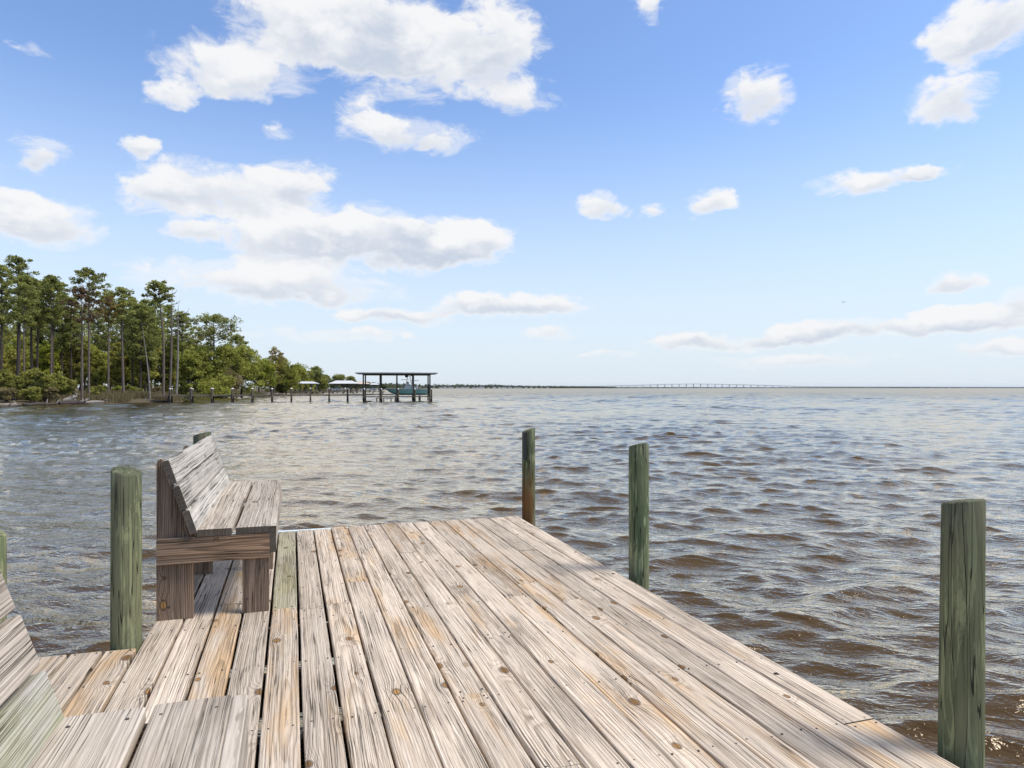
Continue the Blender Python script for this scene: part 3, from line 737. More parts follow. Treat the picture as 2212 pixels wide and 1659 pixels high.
def small_boat(label, x, d, z, L, m, canopy=True):
    e = empty('moored_boat', at(x, d, z), rzb + .3); tag(e, label, 'boat')
    MB().prism([(-L / 2, .75), (-L * .42, .15), (-L * .3, 0), (L / 2, 0), (L / 2, .65)], 'y', -.95, .95).build('hull', m, e)
    MB().box(-.4, .5, -.5, .5, .7, 1.25).build('console', HULLW, e)
    if canopy:
        for a in (-.7, .9): MB().tube([(a, -.6, .7), (a, -.6, 2.0)], .04, 6).build('canopy_post', ALU, e); MB().tube([(a, .6, .7), (a, .6, 2.0)], .04, 6).build('canopy_post', ALU, e)
        MB().box(-1.1, 1.3, -.85, .85, 2.0, 2.08).build('canopy', HULLW, e)
small_boat('small white canopied boat under the white hip roof', 727, 334, 1.25, 5.5, HULLW)
small_boat('low orange-brown boat left of the tan-roofed boathouse', 745, 360, 1.3, 5.0, METAL_T, False)
small_boat('white boat with canopy under the tan roof', 788, 384, 1.3, 5.5, HULLW)
small_boat('white boat beneath the farthest small roof', 806, 449, 1.3, 6.0, HULLW)

# ------------------------------------------------------------------ trees
def leaf_mesh(name, cen, rad, n, size, seed, flat=.65, up=0.35):
    """n leaf-sized quads scattered in each clump"""
    rg = np.random.RandomState(seed); cen = np.asarray(cen, float); rad = np.asarray(rad, float)
    N = len(cen) * n
    c = np.repeat(cen, n, 0); r = np.repeat(rad, n)
    v = rg.normal(size=(N, 3)); v /= np.linalg.norm(v, axis=1)[:, None]
    v *= (rg.rand(N) ** .45)[:, None]; v[:, 2] *= flat
    p = c + v * r[:, None]
    a = rg.normal(size=(N, 3)); a[:, 2] *= .6; a /= np.linalg.norm(a, axis=1)[:, None]
    b = np.cross(a, rg.normal(size=(N, 3)) + np.array([0, 0, up * 2])); b /= np.linalg.norm(b, axis=1)[:, None] + 1e-6
    s = size * (.6 + .8 * rg.rand(N))[:, None]
    a = a * s; b = b * s * .55
    V = np.stack([p - a - b * .4, p - b, p + a + b * .3, p + b], 1).reshape(-1, 3)
    me = mesh_from(name, V, np.arange(N * 4).reshape(-1, 4))
    tint = np.clip(np.repeat(rg.rand(len(cen)), n) * .5 + rg.rand(N) * .5 + .0, 0, 1).astype(np.float32)
    at_ = me.attributes.new('tint', 'FLOAT', 'FACE'); at_.data.foreach_set('value', tint)
    return me

TREES = []
def pine(label, x, d, ytop, ybot, w, leaf=L_PINE, bark=BARK, seed=1, tr=.19, dens=1.0, lean=0.0, off=0.0, group=None, cl=.62, low=0, name='pine_tree', cat='pine', n=46, shape='umb', dead=0):
    rg = random.Random(seed); b = at(x, d); b.z = ground(b)
    e = empty(name, b); tag(e, label, cat, group)
    H = CAMZ + (HY - ytop) / F_D * d - b.z; hb = CAMZ + (HY - ybot) / F_D * d - b.z; W = w * 1.2 / F_D * d; hb -= .12 * (H - hb)
    mb = MB(); bend = [rg.uniform(-.2, .2), rg.uniform(-.2, .2)]
    def ax(h):
        t = h / H; return RGT * (lean * t * H + off / F_D * d * max(0, t - .5) * 1.6 + bend[0] * math.sin(3 * t)) + FWD * (bend[1] * math.sin(2.4 * t)) + Vector((0, 0, h))
    hs = [H * t for t in (0, .04, .12, .25, .4, .55, .7, .82, .92, .985)]
    mb.tube([ax(h) for h in hs], [tr * 1.35, tr * 1.08, tr, tr * .93, tr * .84, tr * .74, tr * .58, tr * .42, tr * .26, tr * .1], 8)
    cen = []; rad = []
    nb = int((H - hb) * 2.9 * dens) + 10
    for i in range(nb):
        t = (i + rg.random() * .8) / nb; h = hb + (H - hb) * t * .98
        prof = math.sqrt(max(0.02, 1 - (t * 1.0) ** 2.2)) * (.62 + .38 * min(1, t * 3)) if shape == 'umb' else (1 - t * .75)
        az = i * 2.4 + rg.uniform(-.5, .5); Lb = W * prof * rg.uniform(.6, 1.08)
        dr = Vector((math.cos(az), math.sin(az), 0)); p0 = ax(h - .12 * Lb); p1 = p0 + dr * Lb * .55 + Vector((0, 0, Lb * rg.uniform(.10, .32))); p2 = p0 + dr * Lb + Vector((0, 0, Lb * rg.uniform(.2, .5)))
        rb = max(.025, tr * .30 * (1 - t * .5)); mb.tube([p0, p1, p2], [rb, rb * .7, rb * .3], 4, False)
        for q in range(rg.choice((2, 3, 3))):
            f = 1.0 - q * .27 + rg.uniform(-.08, .08)
            pp = p0 + (p2 - p0) * f + Vector((rg.uniform(-.35, .35), rg.uniform(-.35, .35), rg.uniform(-.1, .3))) * min(1.0, W / 3)
            pb = p1 + (p2 - p1) * max(0, f - .4)
            mb.tube([pb, pp], [rb * .4, .015], 3, False)
            cen.append(pp); rad.append(cl * rg.uniform(.65, 1.25) * (.75 + .25 * W / 3))
    for i in range(5):
        cen.append(ax(H * .985) + Vector((rg.uniform(-.5, .5), rg.uniform(-.5, .5), rg.uniform(-.5, .15)))); rad.append(cl * rg.uniform(.7, 1.0))
    for i in range(dead):                                            # bare dead limbs below the crown
        h = hb * rg.uniform(.62, .98); az = rg.uniform(0, 6.28); Lb = rg.uniform(.8, 2.0); dr = Vector((math.cos(az), math.sin(az), rg.uniform(-.1, .5)))
        mb.tube([ax(h), ax(h) + dr * Lb * .6, ax(h) + dr * Lb + Vector((0, 0, .25))], [.05, .035, .012], 4, False)
    mb.build('trunk', bark, e)
    obj('crown', leaf_mesh('crown', cen, rad, int(n), .17 * (1 + (d - 110) / 260), seed), leaf, e)
    return e

def snag(label, xb, d, xt, yt, seed, limbs, tr=.2):
    rg = random.Random(seed); b = at(xb, d); b.z = ground(b); e = empty('dead_tree', b); tag(e, label, 'dead tree')
    H = CAMZ + (HY - yt) / F_D * d - b.z; dx = (xt - xb) / F_D * d
    def ax(t): return RGT * (dx * t + .12 * math.sin(5 * t)) + Vector((0, 0, H * t))
    ts = (0, .06, .2, .4, .6, .78, .9, 1.0)
    MB().tube([ax(t) for t in ts], [tr * 1.4, tr, tr * .9, tr * .8, tr * .66, tr * .42, tr * .25, tr * .08], 8).build('trunk', BARK_G if seed % 2 else BARK, e)
    for t, az, L, ri in limbs:
        p = ax(t); dr = RGT * math.cos(az) + FWD * math.sin(az)
        p1 = p + dr * L * .5 + Vector((0, 0, L * ri * .15)); p2 = p + dr * L * .85 + Vector((0, 0, L * ri * .5)); p3 = p + dr * L + Vector((0, 0, L * ri))
        m = MB().tube([p, p1, p2, p3], [tr * .4, tr * .3, tr * .2, tr * .06], 5, False)
        m.tube([p1, p1 + dr * L * .1 + Vector((0, 0, L * .35))], [tr * .2, tr * .05], 4, False)
        m.build('limb', BARK_G if seed % 2 else BARK, e)
    return e

def broadleaf(label, x, d, ytop, ybot, w, leaf, seed, bark=BARK_D, n=60, clumps=90, group=None, name='broadleaf_tree', cat='tree', cl=1.0, sz=.2, trunk=True, depth=1.0, sparse=1.0):
    rg = random.Random(seed); b = at(x, d); b.z = ground(b); e = empty(name, b); tag(e, label, cat, group)
    H = CAMZ + (HY - ytop) / F_D * d - b.z; hb = max(.2, CAMZ + (HY - ybot) / F_D * d - b.z); W = w / F_D * d
    cen = []; rad = []; mb = MB(); mid = (H + hb) / 2
    sub = [(rg.uniform(-.55, .55), rg.uniform(-.55, .55), rg.uniform(-.6, .75), rg.uniform(.32, .6)) for _ in range(11)]
    for i in range(clumps):
        s = rg.choice(sub); v = Vector((rg.gauss(0, 1), rg.gauss(0, 1), rg.gauss(0, 1))).normalized() * (rg.random() ** .4) * s[3]
        q = Vector((s[0] + v.x, s[1] + v.y, s[2] + v.z))
        zz = max(-1, min(1.0, q.z))
        lim = math.sqrt(max(.05, 1 - (max(0, zz) ** 2) * .85)); rr = math.hypot(q.x, q.y)
        if rr > lim: q.x *= lim / rr; q.y *= lim / rr
        p = RGT * (q.x * W) + FWD * (q.y * W * depth) + Vector((0, 0, mid + zz * (H - hb) / 2))
        cen.append(p); rad.append(cl * W * .24 * rg.uniform(.6, 1.3) * sparse)
    if trunk:
        fork = hb + (mid - hb) * .35; mb.tube([(0, 0, 0), (rg.uniform(-.2, .2), 0, fork * .5), (rg.uniform(-.3, .3), .1, fork)], [.30, .24, .2], 8)
        for i in range(9):
            c = cen[i * len(cen) // 9]; m1 = Vector((c.x * .45, c.y * .45, fork + (c.z - fork) * .55))
            mb.tube([(0, 0, fork * .92), m1, c], [.13, .085, .025], 5, False)
            for _ in range(2):
                c2 = rg.choice(cen); mb.tube([m1, (m1 + c2) / 2 + Vector((0, 0, .2)), c2], [.05, .035, .012], 4, False)
        mb.build('trunk', bark, e)
    else:
        for i in range(7):
            c = cen[i * len(cen) // 7]; mb.tube([(rg.uniform(-.3, .3) * W, rg.uniform(-.3, .3) * W, -.1), Vector((c.x * .7, c.y * .7, c.z * .55)), c], [.05, .035, .012], 4, False)
        mb.build('stems', BARK_D, e)
    obj('crown', leaf_mesh('crown', cen, rad, n, sz * (1 + (d - 110) / 230), seed + 500, flat=.75), leaf, e)
    return e

PG = 'pines along the shore'
pine('pine cut by the left edge of the photo, broad dark crown', 4, 108, 572, 690, 34, seed=1, tr=.2, group=PG, bark=BARK_D)
pine('tallest pine, big rounded crown above all others near the left edge', 37, 112, 556, 682, 37, seed=2, tr=.31, group=PG, bark=BARK_D, dens=1.15)
pine('slender pale-trunked pine just right of the tallest pine', 53, 101, 596, 690, 26, seed=3, tr=.14, group=PG)
pine('dark double pine, left trunk of the close pair behind the shrubs', 70, 118, 602, 690, 24, seed=4, tr=.22, bark=BARK_D, group=PG)
pine('dark double pine, right trunk of the close pair behind the shrubs', 79, 121, 607, 705, 22, seed=5, tr=.2, bark=BARK_D, group=PG, lean=.01)
pine('pine with spiky sparse top left of the brown-needled pine', 109, 116, 597, 690, 31, seed=6, tr=.17, group=PG)
pine('dark-trunked pine leaning right against the spiky-topped pine', 114, 119, 607, 690, 25, seed=7, tr=.2, bark=BARK_D, group=PG, lean=.015)
pine('thin pine in shade, crown low, left of the two tall shoreline trunks', 134, 125, 634, 745, 23, seed=8, tr=.14, bark=BARK_D, group=PG)
pine('thin straight pine just behind the dying brown pine', 154, 126, 642, 745, 25, seed=9, tr=.15, bark=BARK_D, group=PG)
pine('dying pine with rusty brown needles and many bare limbs', 177, 104, 624, 692, 42, leaf=L_BROWN, seed=10, tr=.19, group=PG, dens=1.0, cl=.5, n=26, dead=12)
pine('very tall pine with airy open crown beside the brown dying pine', 192, 107, 585, 648, 36, seed=11, tr=.17, group=PG, dens=1.05, cl=.52, dead=8)
pine('yellowing sparse pine between the airy tall pine and the round one', 234, 112, 640, 690, 20, leaf=L_YEL, seed=12, tr=.16, group=PG, cl=.45, n=24, dead=6)
pine('straight pine with neat rounded dark green crown', 267, 114, 624, 690, 32, seed=13, tr=.21, group=PG, lean=-.020, dead=4)
pine('leftmost of three crowded dark pines behind the dock end', 287, 128, 652, 765, 27, seed=14, tr=.17, bark=BARK_D, group=PG)
pine('middle of three crowded dark pines behind the dock end', 303, 126, 660, 770, 30, seed=15, tr=.17, bark=BARK_D, group=PG)
pine('rightmost of three crowded dark pines behind the dock end', 322, 128, 664, 765, 28, seed=16, tr=.17, bark=BARK_D, group=PG)
pine('tall pine with crown leaning left beside the bare dead trunks', 353, 116, 610, 652, 30, seed=17, tr=.21, group=PG, off=-16, dens=1.3, cl=.5, dead=6)
pine('half-hidden pine behind the bare dead trunks', 394, 137, 676, 748, 27, seed=18, tr=.18, bark=BARK_D, group=PG)
pine('lone umbrella-crowned pine rising above the oaks', 461, 166, 684, 732, 47, seed=19, tr=.3, group=PG, dens=1.8, cl=.8, off=0)
pine('small pine top poking out right of the umbrella-crowned pine', 511, 182, 726, 762, 20, seed=20, tr=.2, group=PG, cl=.8)
snag('pale dead trunk leaning left with no branches', 324, 115, 309, 697, 31, [(.8, 2.6, .5, .6)], tr=.13)
snag('tallest bare dead trunk at the water\'s edge', 365, 114.2, 374, 623, 32, [(.70, 3.0, 2.4, .5), (.86, .2, 1.3, .6), (.90, 2.8, 1.0, 1.2), (.80, .4, 1.0, .5), (.95, .3, .7, 1.2), (.6, .3, 1.4, .3)])
snag('bare dead trunk with crooked limbs reaching right', 380, 122, 387, 655, 33, [(.62, .1, 3.4, .35), (.78, .2, 2.6, .6), (.88, .3, 1.8, .7), (.84, 3.0, 1.6, .7), (.70, 2.9, 1.4, .5)])
DEEP = random.Random(4)
for k in range(16):
    x = 4 + k * 26 + DEEP.uniform(-8, 8); d = DEEP.uniform(138, 175)
    pine('slim pine deep in the wood, half hidden by nearer trees', x, d, DEEP.uniform(628, 690) + max(0, x - 330) * .6, DEEP.uniform(735, 760), DEEP.uniform(20, 30), seed=100 + k, tr=.2, bark=BARK_D, group='pines deep in the wood', n=34, cl=.75)
MID = [(8, 705, 34), (40, 720, 30), (72, 735, 30), (104, 730, 26), (140, 722, 32), (172, 745, 30), (205, 730, 32), (238, 752, 30), (262, 742, 28), (292, 756, 28), (320, 748, 28), (350, 752, 28), (384, 745, 32), (408, 748, 30)]
WHERE = ['at the left edge of the photo', 'behind the tallest pine', 'behind the close pair of dark pines', '', 'between the spiky-topped pine and the brown pine', 'behind the brown dying pine', 'right of the airy tall pine', 'behind the yellowing pine', 'behind the neat round-crowned pine', 'left of the three crowded dark pines', 'right of the three crowded dark pines', 'behind the pine whose crown leans left', 'behind the bare dead trunks', 'beside the olive oak']
for k, (x, yt, w) in enumerate(MID):
    lf = (L_DARK, L_OAK, L_DARK, L_BRIGHT, L_DARK, L_DARK, L_OAK, L_DARK, L_DARK, L_OAK, L_DARK, L_DARK, L_OAK, L_OAK)[k]
    broadleaf('sunlit bright green tree glowing between dark pine trunks' if k == 3 else 'leafy understory tree ' + WHERE[k], x, 128 + (k * 7) % 17, yt, 842, w * 1.12, lf, 200 + k, clumps=110, n=55, group=None if k == 3 else 'understory trees in the wood', sz=.21)
for k in range(15):
    broadleaf('shaded tree at the back of the wood, seen only through gaps', 6 + k * 29 + (k * 37) % 11, 158 + (k * 13) % 24, 700 + (k * 29) % 45 + max(0, k - 11) * 8, 846, 36, (L_DARK, L_OAK)[k % 2], 260 + k, clumps=90, n=45, group='trees at the back of the wood', sz=.26)
broadleaf('dense olive green oak left of the umbrella-crowned pine', 428, 162, 738, 856, 50, L_OAK, 301, clumps=150, n=70)
broadleaf('large spreading oak under the umbrella-crowned pine', 474, 168, 744, 856, 52, L_OAK, 302, clumps=150, n=70)
broadleaf('oak with feathery sunlit top right of the umbrella-crowned pine', 522, 176, 752, 852, 44, L_OAK, 303, clumps=140, n=66)
broadleaf('grey scrubby tree low on the point behind the capped piles', 500, 166, 800, 856, 42, L_GREYSH, 304, clumps=90, n=45, bark=BARK_G, sz=.17)
broadleaf('deep green round bush-like tree at the tip of the point', 560, 212, 780, 848, 32, L_BRIGHT, 305, clumps=110, n=60)
broadleaf('tall thin-topped brownish tree behind the bright green ones', 592, 252, 752, 816, 32, L_YEL, 306, clumps=60, n=34, cl=.7, bark=BARK)
broadleaf('dark tree between the point and the yellow-green tree', 586, 248, 776, 846, 38, L_DARK, 307, clumps=100, n=60)
broadleaf('bright yellow-green tree left of the small pavilion', 618, 258, 773, 846, 34, L_YG, 308, clumps=110, n=60)
broadleaf('pale tan-green tree right behind the small pavilion', 654, 330, 788, 846, 31, L_YG, 309, clumps=100, n=55, bark=BARK_G)
broadleaf('dark low tree behind the small pavilion roof', 638, 345, 796, 846, 30, L_DARK, 310, clumps=90, n=50)
pine('dark pine with layered branches right of the small pavilion', 683, 350, 793, 820, 14, seed=50, tr=.3, cl=1.1, group=PG, bark=BARK_D, dens=1.4)
pine('low-crowned dark pine between the pavilion and the white hip roof', 703, 420, 812, 826, 12, seed=51, tr=.3, cl=1.3, group=PG, bark=BARK_D)
pine('flat-topped pine crown behind the white hip roof', 733, 470, 812, 822, 14, seed=52, tr=.3, cl=1.4, group=PG, bark=BARK_D)
pine('small far pine between white and tan roofs', 757, 500, 815, 824, 9, seed=53, tr=.3, cl=1.3, group=PG, bark=BARK_D)
for k, (x, yt, w, d) in enumerate([(700, 822, 14, 400), (722, 818, 14, 430), (745, 820, 14, 480), (768, 824, 13, 540), (788, 826, 12, 620), (808, 828, 12, 720), (672, 815, 14, 380), (826, 830, 10, 820)]):
    broadleaf('blue-green tree in the distant row behind the far boathouses', x, d, yt, 840, w, L_FAR, 330 + k, clumps=70, n=40, group='trees behind the far boathouses', trunk=True)

broadleaf('dark green tree mass closing the gap right of the pale tan-green tree', 690, 372, 812, 846, 20, L_OAK, 311, clumps=90, n=50)
broadleaf('low green thicket at the water behind the railed dock\'s shore end', 602, 262, 822, 850, 30, L_SHRUB, 312, clumps=80, n=45, name='shrub', cat='shrub', trunk=False)
broadleaf('low green thicket behind the small pavilion posts', 655, 318, 828, 848, 30, L_YG, 313, clumps=80, n=45, name='shrub', cat='shrub', trunk=False)
broadleaf('leafy green hedge-like thicket at the foot of the oaks', 478, 160, 812, 858, 46, L_OAK, 314, clumps=110, n=55, name='shrub', cat='shrub', trunk=False)
# shrubs and grass on the near bank
SG = 'shrubs along the near bank'
SH = [(2, 98, 800, 24, 'green shrub cut by the left edge of the photo on the bank'), (28, 97, 812, 22, 'leafy green shrub second from the left edge on the bank'), (52, 99, 803, 26, 'rounded green shrub below the slender pale-trunked pine'),
      (80, 99, 798, 24, 'tall green shrub below the close pair of dark pines'), (104, 100, 812, 22, 'green shrub behind the driftwood, left half'), (128, 102, 806, 24, 'loose green shrub left of the big driftwood log'),
      (150, 103, 820, 20, 'low green shrub behind the big driftwood log'), (14, 94, 838, 22, 'greyish low shrub at the waterline in the left corner'), (70, 96.5, 836, 22, 'low olive shrub above the long driftwood'), (112, 99, 838, 18, 'low greyish shrub just left of the driftwood root')]
for k, (x, d, yt, w, lab) in enumerate(SH):
    broadleaf(lab, x, d, yt, 868, w, L_GREYSH if k in (7, 9) else L_SHRUB, 400 + k, clumps=80, n=55, name='shrub', cat='shrub', trunk=False, group=SG, sz=.14, depth=.8)
SH2 = [(205, 108, 828, 16, 'small bright shrub right of the two tall shoreline trunks'), (226, 113, 833, 13, 'small shrub left of the yellowing pine'), (253, 117, 836, 14, 'yellow-green shrub between two shoreline pines'),
       (284, 121, 832, 14, 'shrub right of the round-crowned pine'), (300, 122, 838, 12, 'low shrub under the three crowded pines'), (338, 122, 830, 14, 'pale shrub by the dock\'s shore end'), (398, 134, 830, 14, 'shrub right of the bare dead trunks'),
       (412, 138, 838, 10, 'small bright green bush beside the first capped pile'), (438, 163, 842, 14, 'grey brush below the olive oak'), (470, 165, 840, 14, 'grey brush below the spreading oak')]
for k, (x, d, yt, w, lab) in enumerate(SH2):
    broadleaf(lab, x, d, yt, 862, w, (L_SHRUB, L_SHRUB, L_YG, L_SHRUB, L_DARK, L_GREYSH, L_SHRUB, L_BRIGHT, L_GREYSH, L_GREYSH)[k], 440 + k, clumps=50, n=45, name='shrub', cat='shrub', trunk=False, group='small shrubs further along the bank', sz=.15, depth=.9)

def grass(name, label, leaf, spots, h, seed):
    """blades as thin upright triangles-in-quads; spots = (x, d, spread r, spread d, count)"""
    rg = np.random.RandomState(seed); P = []
    for x, d, sr, sdp, c in spots:
        b = at(x, d)
        for _ in range(c):
            q = b + RGT * float(rg.uniform(-sr, sr)) + FWD * float(rg.uniform(-sdp, sdp)); z = ground(q)
            if z > .02: P.append((q.x, q.y, z - .05))
    P = np.array(P); n = len(P); t = rg.normal(size=(n, 3)) * .28; t[:, 2] = 1; hh = h * (.5 + .8 * rg.rand(n))
    w = rg.normal(size=(n, 3)); w[:, 2] = 0; w /= np.linalg.norm(w, axis=1)[:, None]; w *= .045
    top = P + t * hh[:, None]; V = np.stack([P - w, P + w, top + w * .3, top - w * .3], 1).reshape(-1, 3)
    me = mesh_from(name, V, np.arange(n * 4).reshape(-1, 4)); a = me.attributes.new('tint', 'FLOAT', 'FACE'); a.data.foreach_set('value', rg.rand(n).astype(np.float32))
    o = obj(name, me, leaf); tag(o, label, 'grass', kind='stuff')
grass('dry_grass', 'dry straw-coloured grass and twigs along the bank under the pines', L_STRAW, [(165, 103.5, 3, 2.5, 1600), (205, 108, 4, 3, 3200), (240, 113, 4, 3, 3200), (272, 117, 4, 3, 2600), (310, 120, 6, 4, 2600), (120, 100, 5, 2, 1200), (350, 118, 4, 3, 1500)], 1.0, 7)
grass('marsh_grass', 'green-gold marsh grass on the low point behind the capped piles', L_MARSH, [(395, 131, 4, 6, 3600), (425, 148, 6, 9, 4200), (470, 166, 8, 12, 4200), (515, 190, 9, 12, 4200), (555, 208, 7, 8, 2600), (585, 230, 9, 12, 2000)], .85, 9)

# driftwood
def driftwood(label, x0, d0, x1, d1, r, z, seed, roots=0, rise=0.0):
    rg = random.Random(seed); a = at(x0, d0, z); b = at(x1, d1, z + rise); e = empty('driftwood_log', a); tag(e, label, 'driftwood', 'driftwood along the waterline')
    v = b - a; pts = [v * t + Vector((0, rg.uniform(-.15, .15), rg.uniform(-.06, .1))) for t in (0, .2, .45, .7, 1)]
    MB().tube(pts, [r * .6, r, r * 1.05, r * .9, r * .5], 8).build('log', BARK_G if seed % 2 else BARK_D, e)
    for k in range(roots):
        p = pts[rg.choice((2, 3, 4))]; q = p + Vector((rg.uniform(-.9, .9), rg.uniform(-.6, .6), rg.uniform(.1, .9)))
        MB().tube([p, (p + q) / 2 + Vector((0, 0, .15)), q], [r * .4, r * .25, .02], 5).build('root', BARK_G, e)
driftwood('long low driftwood log along the left edge waterline', -10, 90.2, 52, 93.2, .22, .12, 1, 3)
driftwood('driftwood log continuing towards the big root', 48, 92.5, 122, 97.6, .24, .14, 2, 4)
driftwood('thick upturned driftwood trunk with broken pale end', 136, 99.6, 166, 101.2, .34, .45, 3, 6, .75)
driftwood('dark root mass below the upturned driftwood trunk', 128, 98.6, 180, 101.6, .42, .22, 4, 8)
driftwood('tangled driftwood between the brown pine and the round pine', 182, 102, 262, 110.5, .26, .16, 5, 10)
driftwood('dark driftwood at the foot of the bare dead trunks', 270, 112, 362, 114.2, .2, .12, 6, 6)
driftwood('small driftwood stub off the tip of the point', 556, 210.5, 574, 213, .3, .12, 8, 4)

def side_woods():
    """the wood goes on along the shore to the left of the photo: one mass nobody counts"""
    rg = random.Random(88); cen = []; rad = []; tb = MB()
    for k in range(46):
        d = rg.uniform(20, 100); inl = rg.uniform(2, 34); r = shore_r(d) - inl - 2
        if r > -CX / F_D * d * 1.04: r = -CX / F_D * d * 1.04 - inl * .5
        p = rd(r, d); p.z = ground(p); tall = k % 3 != 0; H = rg.uniform(15, 21) if tall else rg.uniform(4, 9)
        if tall: tb.tube([p, p + Vector((rg.uniform(-.3, .3), 0, H * .6)), p + Vector((0, 0, H))], [.25, .19, .05], 6)
        for q in range(20 if tall else 16):
            v = Vector((rg.gauss(0, 1), rg.gauss(0, 1), rg.gauss(0, .8))); cen.append(p + Vector((v.x * 1.5, v.y * 1.5, (H * .78 if tall else H * .5) + v.z * H * .12))); rad.append(rg.uniform(.7, 1.3))
    o = obj('woods', leaf_mesh('woods', cen, rad, 34, .24, 91), L_PINE); tag(o, 'shoreline wood carrying on past the left edge of the photo', 'woods', kind='stuff')
    tb.build('trunks', BARK, o)
side_woods()

# ------------------------------------------------------------------ far shore, bridge, bird
def far_wood(name, label, pts, leafsize, n, seed):
    """pts: (photo x, distance, top row) – a distant wooded shore that reads as one mass"""
    rg = random.Random(seed); cen = []; rad = []
    for (x0, d0, y0), (x1, d1, y1) in zip(pts, pts[1:]):
        L = (at(x1, d1) - at(x0, d0)).length; m = max(2, int(L / (leafsize * 1.6)))
        for k in range(m):
            t = (k + rg.random()) / m; x = x0 + (x1 - x0) * t; d = d0 + (d1 - d0) * t + rg.uniform(-30, 60); h = max(2.5, CAMZ + (HY - (y0 + (y1 - y0) * t)) / F_D * d)
            h *= rg.uniform(.72, 1.08)
            for q in range(3): cen.append(at(x, d + q * 6, h * (.22 + .27 * q))); rad.append(h * .34)
    me = leaf_mesh(name, cen, rad, n, leafsize, seed, flat=.8); o = obj(name, me, L_FAR); tag(o, label, 'woods', kind='stuff')
far_wood('far_woods', 'low wooded shore on the horizon right of the boathouse', [(690, 1700, 829), (800, 2300, 829), (860, 2900, 829), (930, 3000, 830), (1010, 3100, 829.5), (1060, 3200, 830.5), (1110, 3500, 833), (1200, 4000, 834), (1330, 4600, 835.4)], 5.0, 9, 3)
far_wood('far_woods', 'thin line of trees on the horizon beyond the bridge', [(1320, 7000, 836.2), (1600, 7600, 836.6), (1900, 7800, 836.3), (1990, 7900, 835.6), (2060, 7900, 836.4), (2400, 8000, 836.8)], 7.0, 6, 5)
V = []; pr = [(640, 1690), (800, 2290), (930, 2960), (1060, 3150), (1110, 3450), (1200, 3950), (1330, 4550), (1420, 5400), (1320, 6900), (1900, 7700), (2400, 7900)]
mb = MB()
for (x0, d0), (x1, d1) in zip(pr[:7], pr[1:7]): mb.add([at(x0, d0, -.5), at(x1, d1, -.5), at(x1, d1, .7), at(x0, d0, .7), at(x1, d1 + 250, 1.5), at(x0, d0 + 250, 1.5)], [(0, 1, 2, 3), (3, 2, 4, 5)])
for (x0, d0), (x1, d1) in zip(pr[8:], pr[9:]): mb.add([at(x0, d0, -.5), at(x1, d1, -.5), at(x1, d1, .7), at(x0, d0, .7), at(x1, d1 + 250, 1.5), at(x0, d0 + 250, 1.5)], [(0, 1, 2, 3), (3, 2, 4, 5)])
o = mb.build('far_ground', SOIL); tag(o, 'low ground of the far shore along the horizon', 'ground', kind='structure')
hr = random.Random(6)
for k in range(22):
    x = 952 + k * 11.5 + hr.uniform(-3, 3); d = 2925 + max(0, x - 940) * 1.6 + (max(0, x - 1060) * 5)
    w = hr.uniform(6, 12); b = at(x, d - 25, .6); e = empty('shore_house', b, rzb); tag(e, 'tiny white house at the waterline of the far wooded shore', 'house', 'white houses on the far shore')
    h = hr.uniform(3.0, 4.6); MB().box(-w, w, -4, 4, 0, h).build('wall', HULLW, e)
    MB().prism([(-w - .6, h), (w + .6, h), (w * .5, h + 2.2), (-w * .5, h + 2.2)], 'y', -4.6, 4.6).build('roof', METAL_W if k % 3 else FASCIA, e)

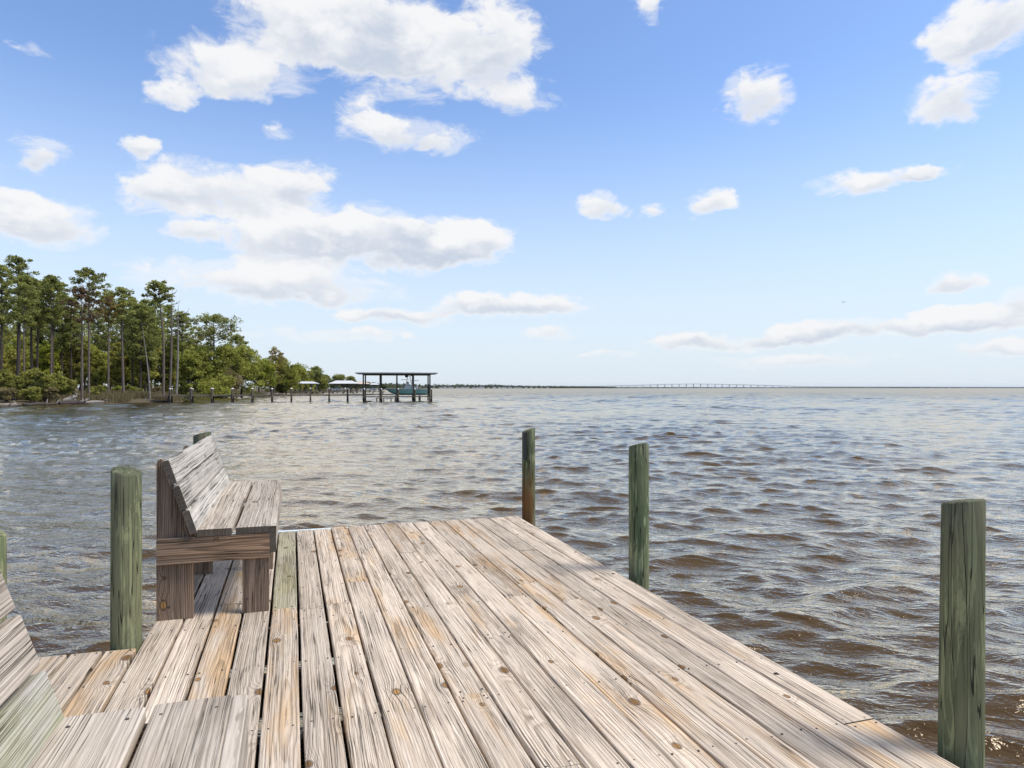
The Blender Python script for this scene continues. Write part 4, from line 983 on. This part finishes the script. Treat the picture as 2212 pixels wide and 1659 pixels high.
def bridge():
    e = empty('road_bridge', at(1500, 5000)); tag(e, 'long low concrete bridge arching gently over the bay on the horizon', 'bridge'); world_parts(e)
    prof = [(1235, 4300, 834.6), (1290, 4400, 834.2), (1370, 4600, 832.2), (1440, 4800, 830.0), (1497, 5000, 829.2), (1550, 5150, 829.8), (1620, 5350, 831.3), (1680, 5500, 833.0), (1740, 5700, 835.0), (1850, 6000, 835.5), (2000, 6500, 835.9), (2300, 7400, 836.5)]
    def P(x):
        for (x0, d0, y0), (x1, d1, y1) in zip(prof, prof[1:]):
            if x <= x1:
                t = (x - x0) / (x1 - x0); s_ = t; d = d0 + (d1 - d0) * s_; y = y0 + (y1 - y0) * s_; return at(x, d, CAMZ + (HY - y) / F_D * d), d
    xs = list(np.arange(1236, 2299, 6.0)); pts = [P(float(x))[0] for x in xs]
    mb = MB()
    for a, b in zip(pts, pts[1:]): mb.beam(a - Vector((0, 0, 1.1)), b - Vector((0, 0, 1.1)), 13, 2.2)
    mb.build('deck', CONC, e)
    mb = MB()
    for a, b in zip(pts, pts[1:]):
        for s in (-1, 1): mb.beam(a + FWD * 6.2 * s + Vector((0, 0, .5)), b + FWD * 6.2 * s + Vector((0, 0, .5)), .4, .9)
    mb.build('parapet', CONC, e)
    x = 1250.0
    while x < 2290:
        p, d = P(x); h = max(1.0, p.z - 2.2); m = MB()
        for s in (-4.2, 4.2): m.beam(p + FWD * s + Vector((0, 0, -p.z - 2)), p + FWD * s + Vector((0, 0, -3.2)), 2.4, 2.4)
        m.beam(p - FWD * 6 + Vector((0, 0, -2.75)), p + FWD * 6 + Vector((0, 0, -2.75)), 2.8, 1.1)
        if p.z > 12: m.beam(p - FWD * 6 + Vector((0, 0, -p.z + .6)), p + FWD * 6 + Vector((0, 0, -p.z + .6)), 9, 2.0)
        m.build('bridge_pier', CONC, e); x += 15.5 if p.z > 9 else 12.0
bridge()

def bird():
    c = pix_dir(1822, 653) * 150 + Vector((0, 0, CAMZ)); e = empty('bird', c, -YAW); tag(e, 'tiny dark bird gliding above the bridge', 'bird'); B = BLACK
    body = MB().tube([(-.05, -.26, 0), (0, -.14, .02), (0, .05, .02), (0, .2, .03), (0, .29, .02)], [.02, .06, .075, .045, .012], 8)
    body.build('body', B, e, sm=True)
    for s in (-1, 1):
        MB().add([(s * .03, .10, .03), (s * .03, -.08, .03), (s * .32, .10, .17), (s * .32, -.06, .17), (s * .68, -.05, .06), (s * .62, -.12, .07)], [(0, 1, 3, 2), (2, 3, 5, 4)]).build('wing', B, e)
bird()

# ------------------------------------------------------------------ moist air over the bay
HZ = material('moist_air')
vol = node('ShaderNodeVolumePrincipled', {'Color': (.86, .92, 1.0, 1), 'Density': 1.7e-5, 'Anisotropy': .2})
_o = node('ShaderNodeOutputMaterial'); S.T.links.new(vol.outputs[0], _o.inputs['Volume'])
hb_ = MB().box(-33500, 33500, -33500, 33500, -6.0, 75.0).build('haze', HZ); tag(hb_, 'thin pale moist air lying over the bay', 'haze', kind='stuff')
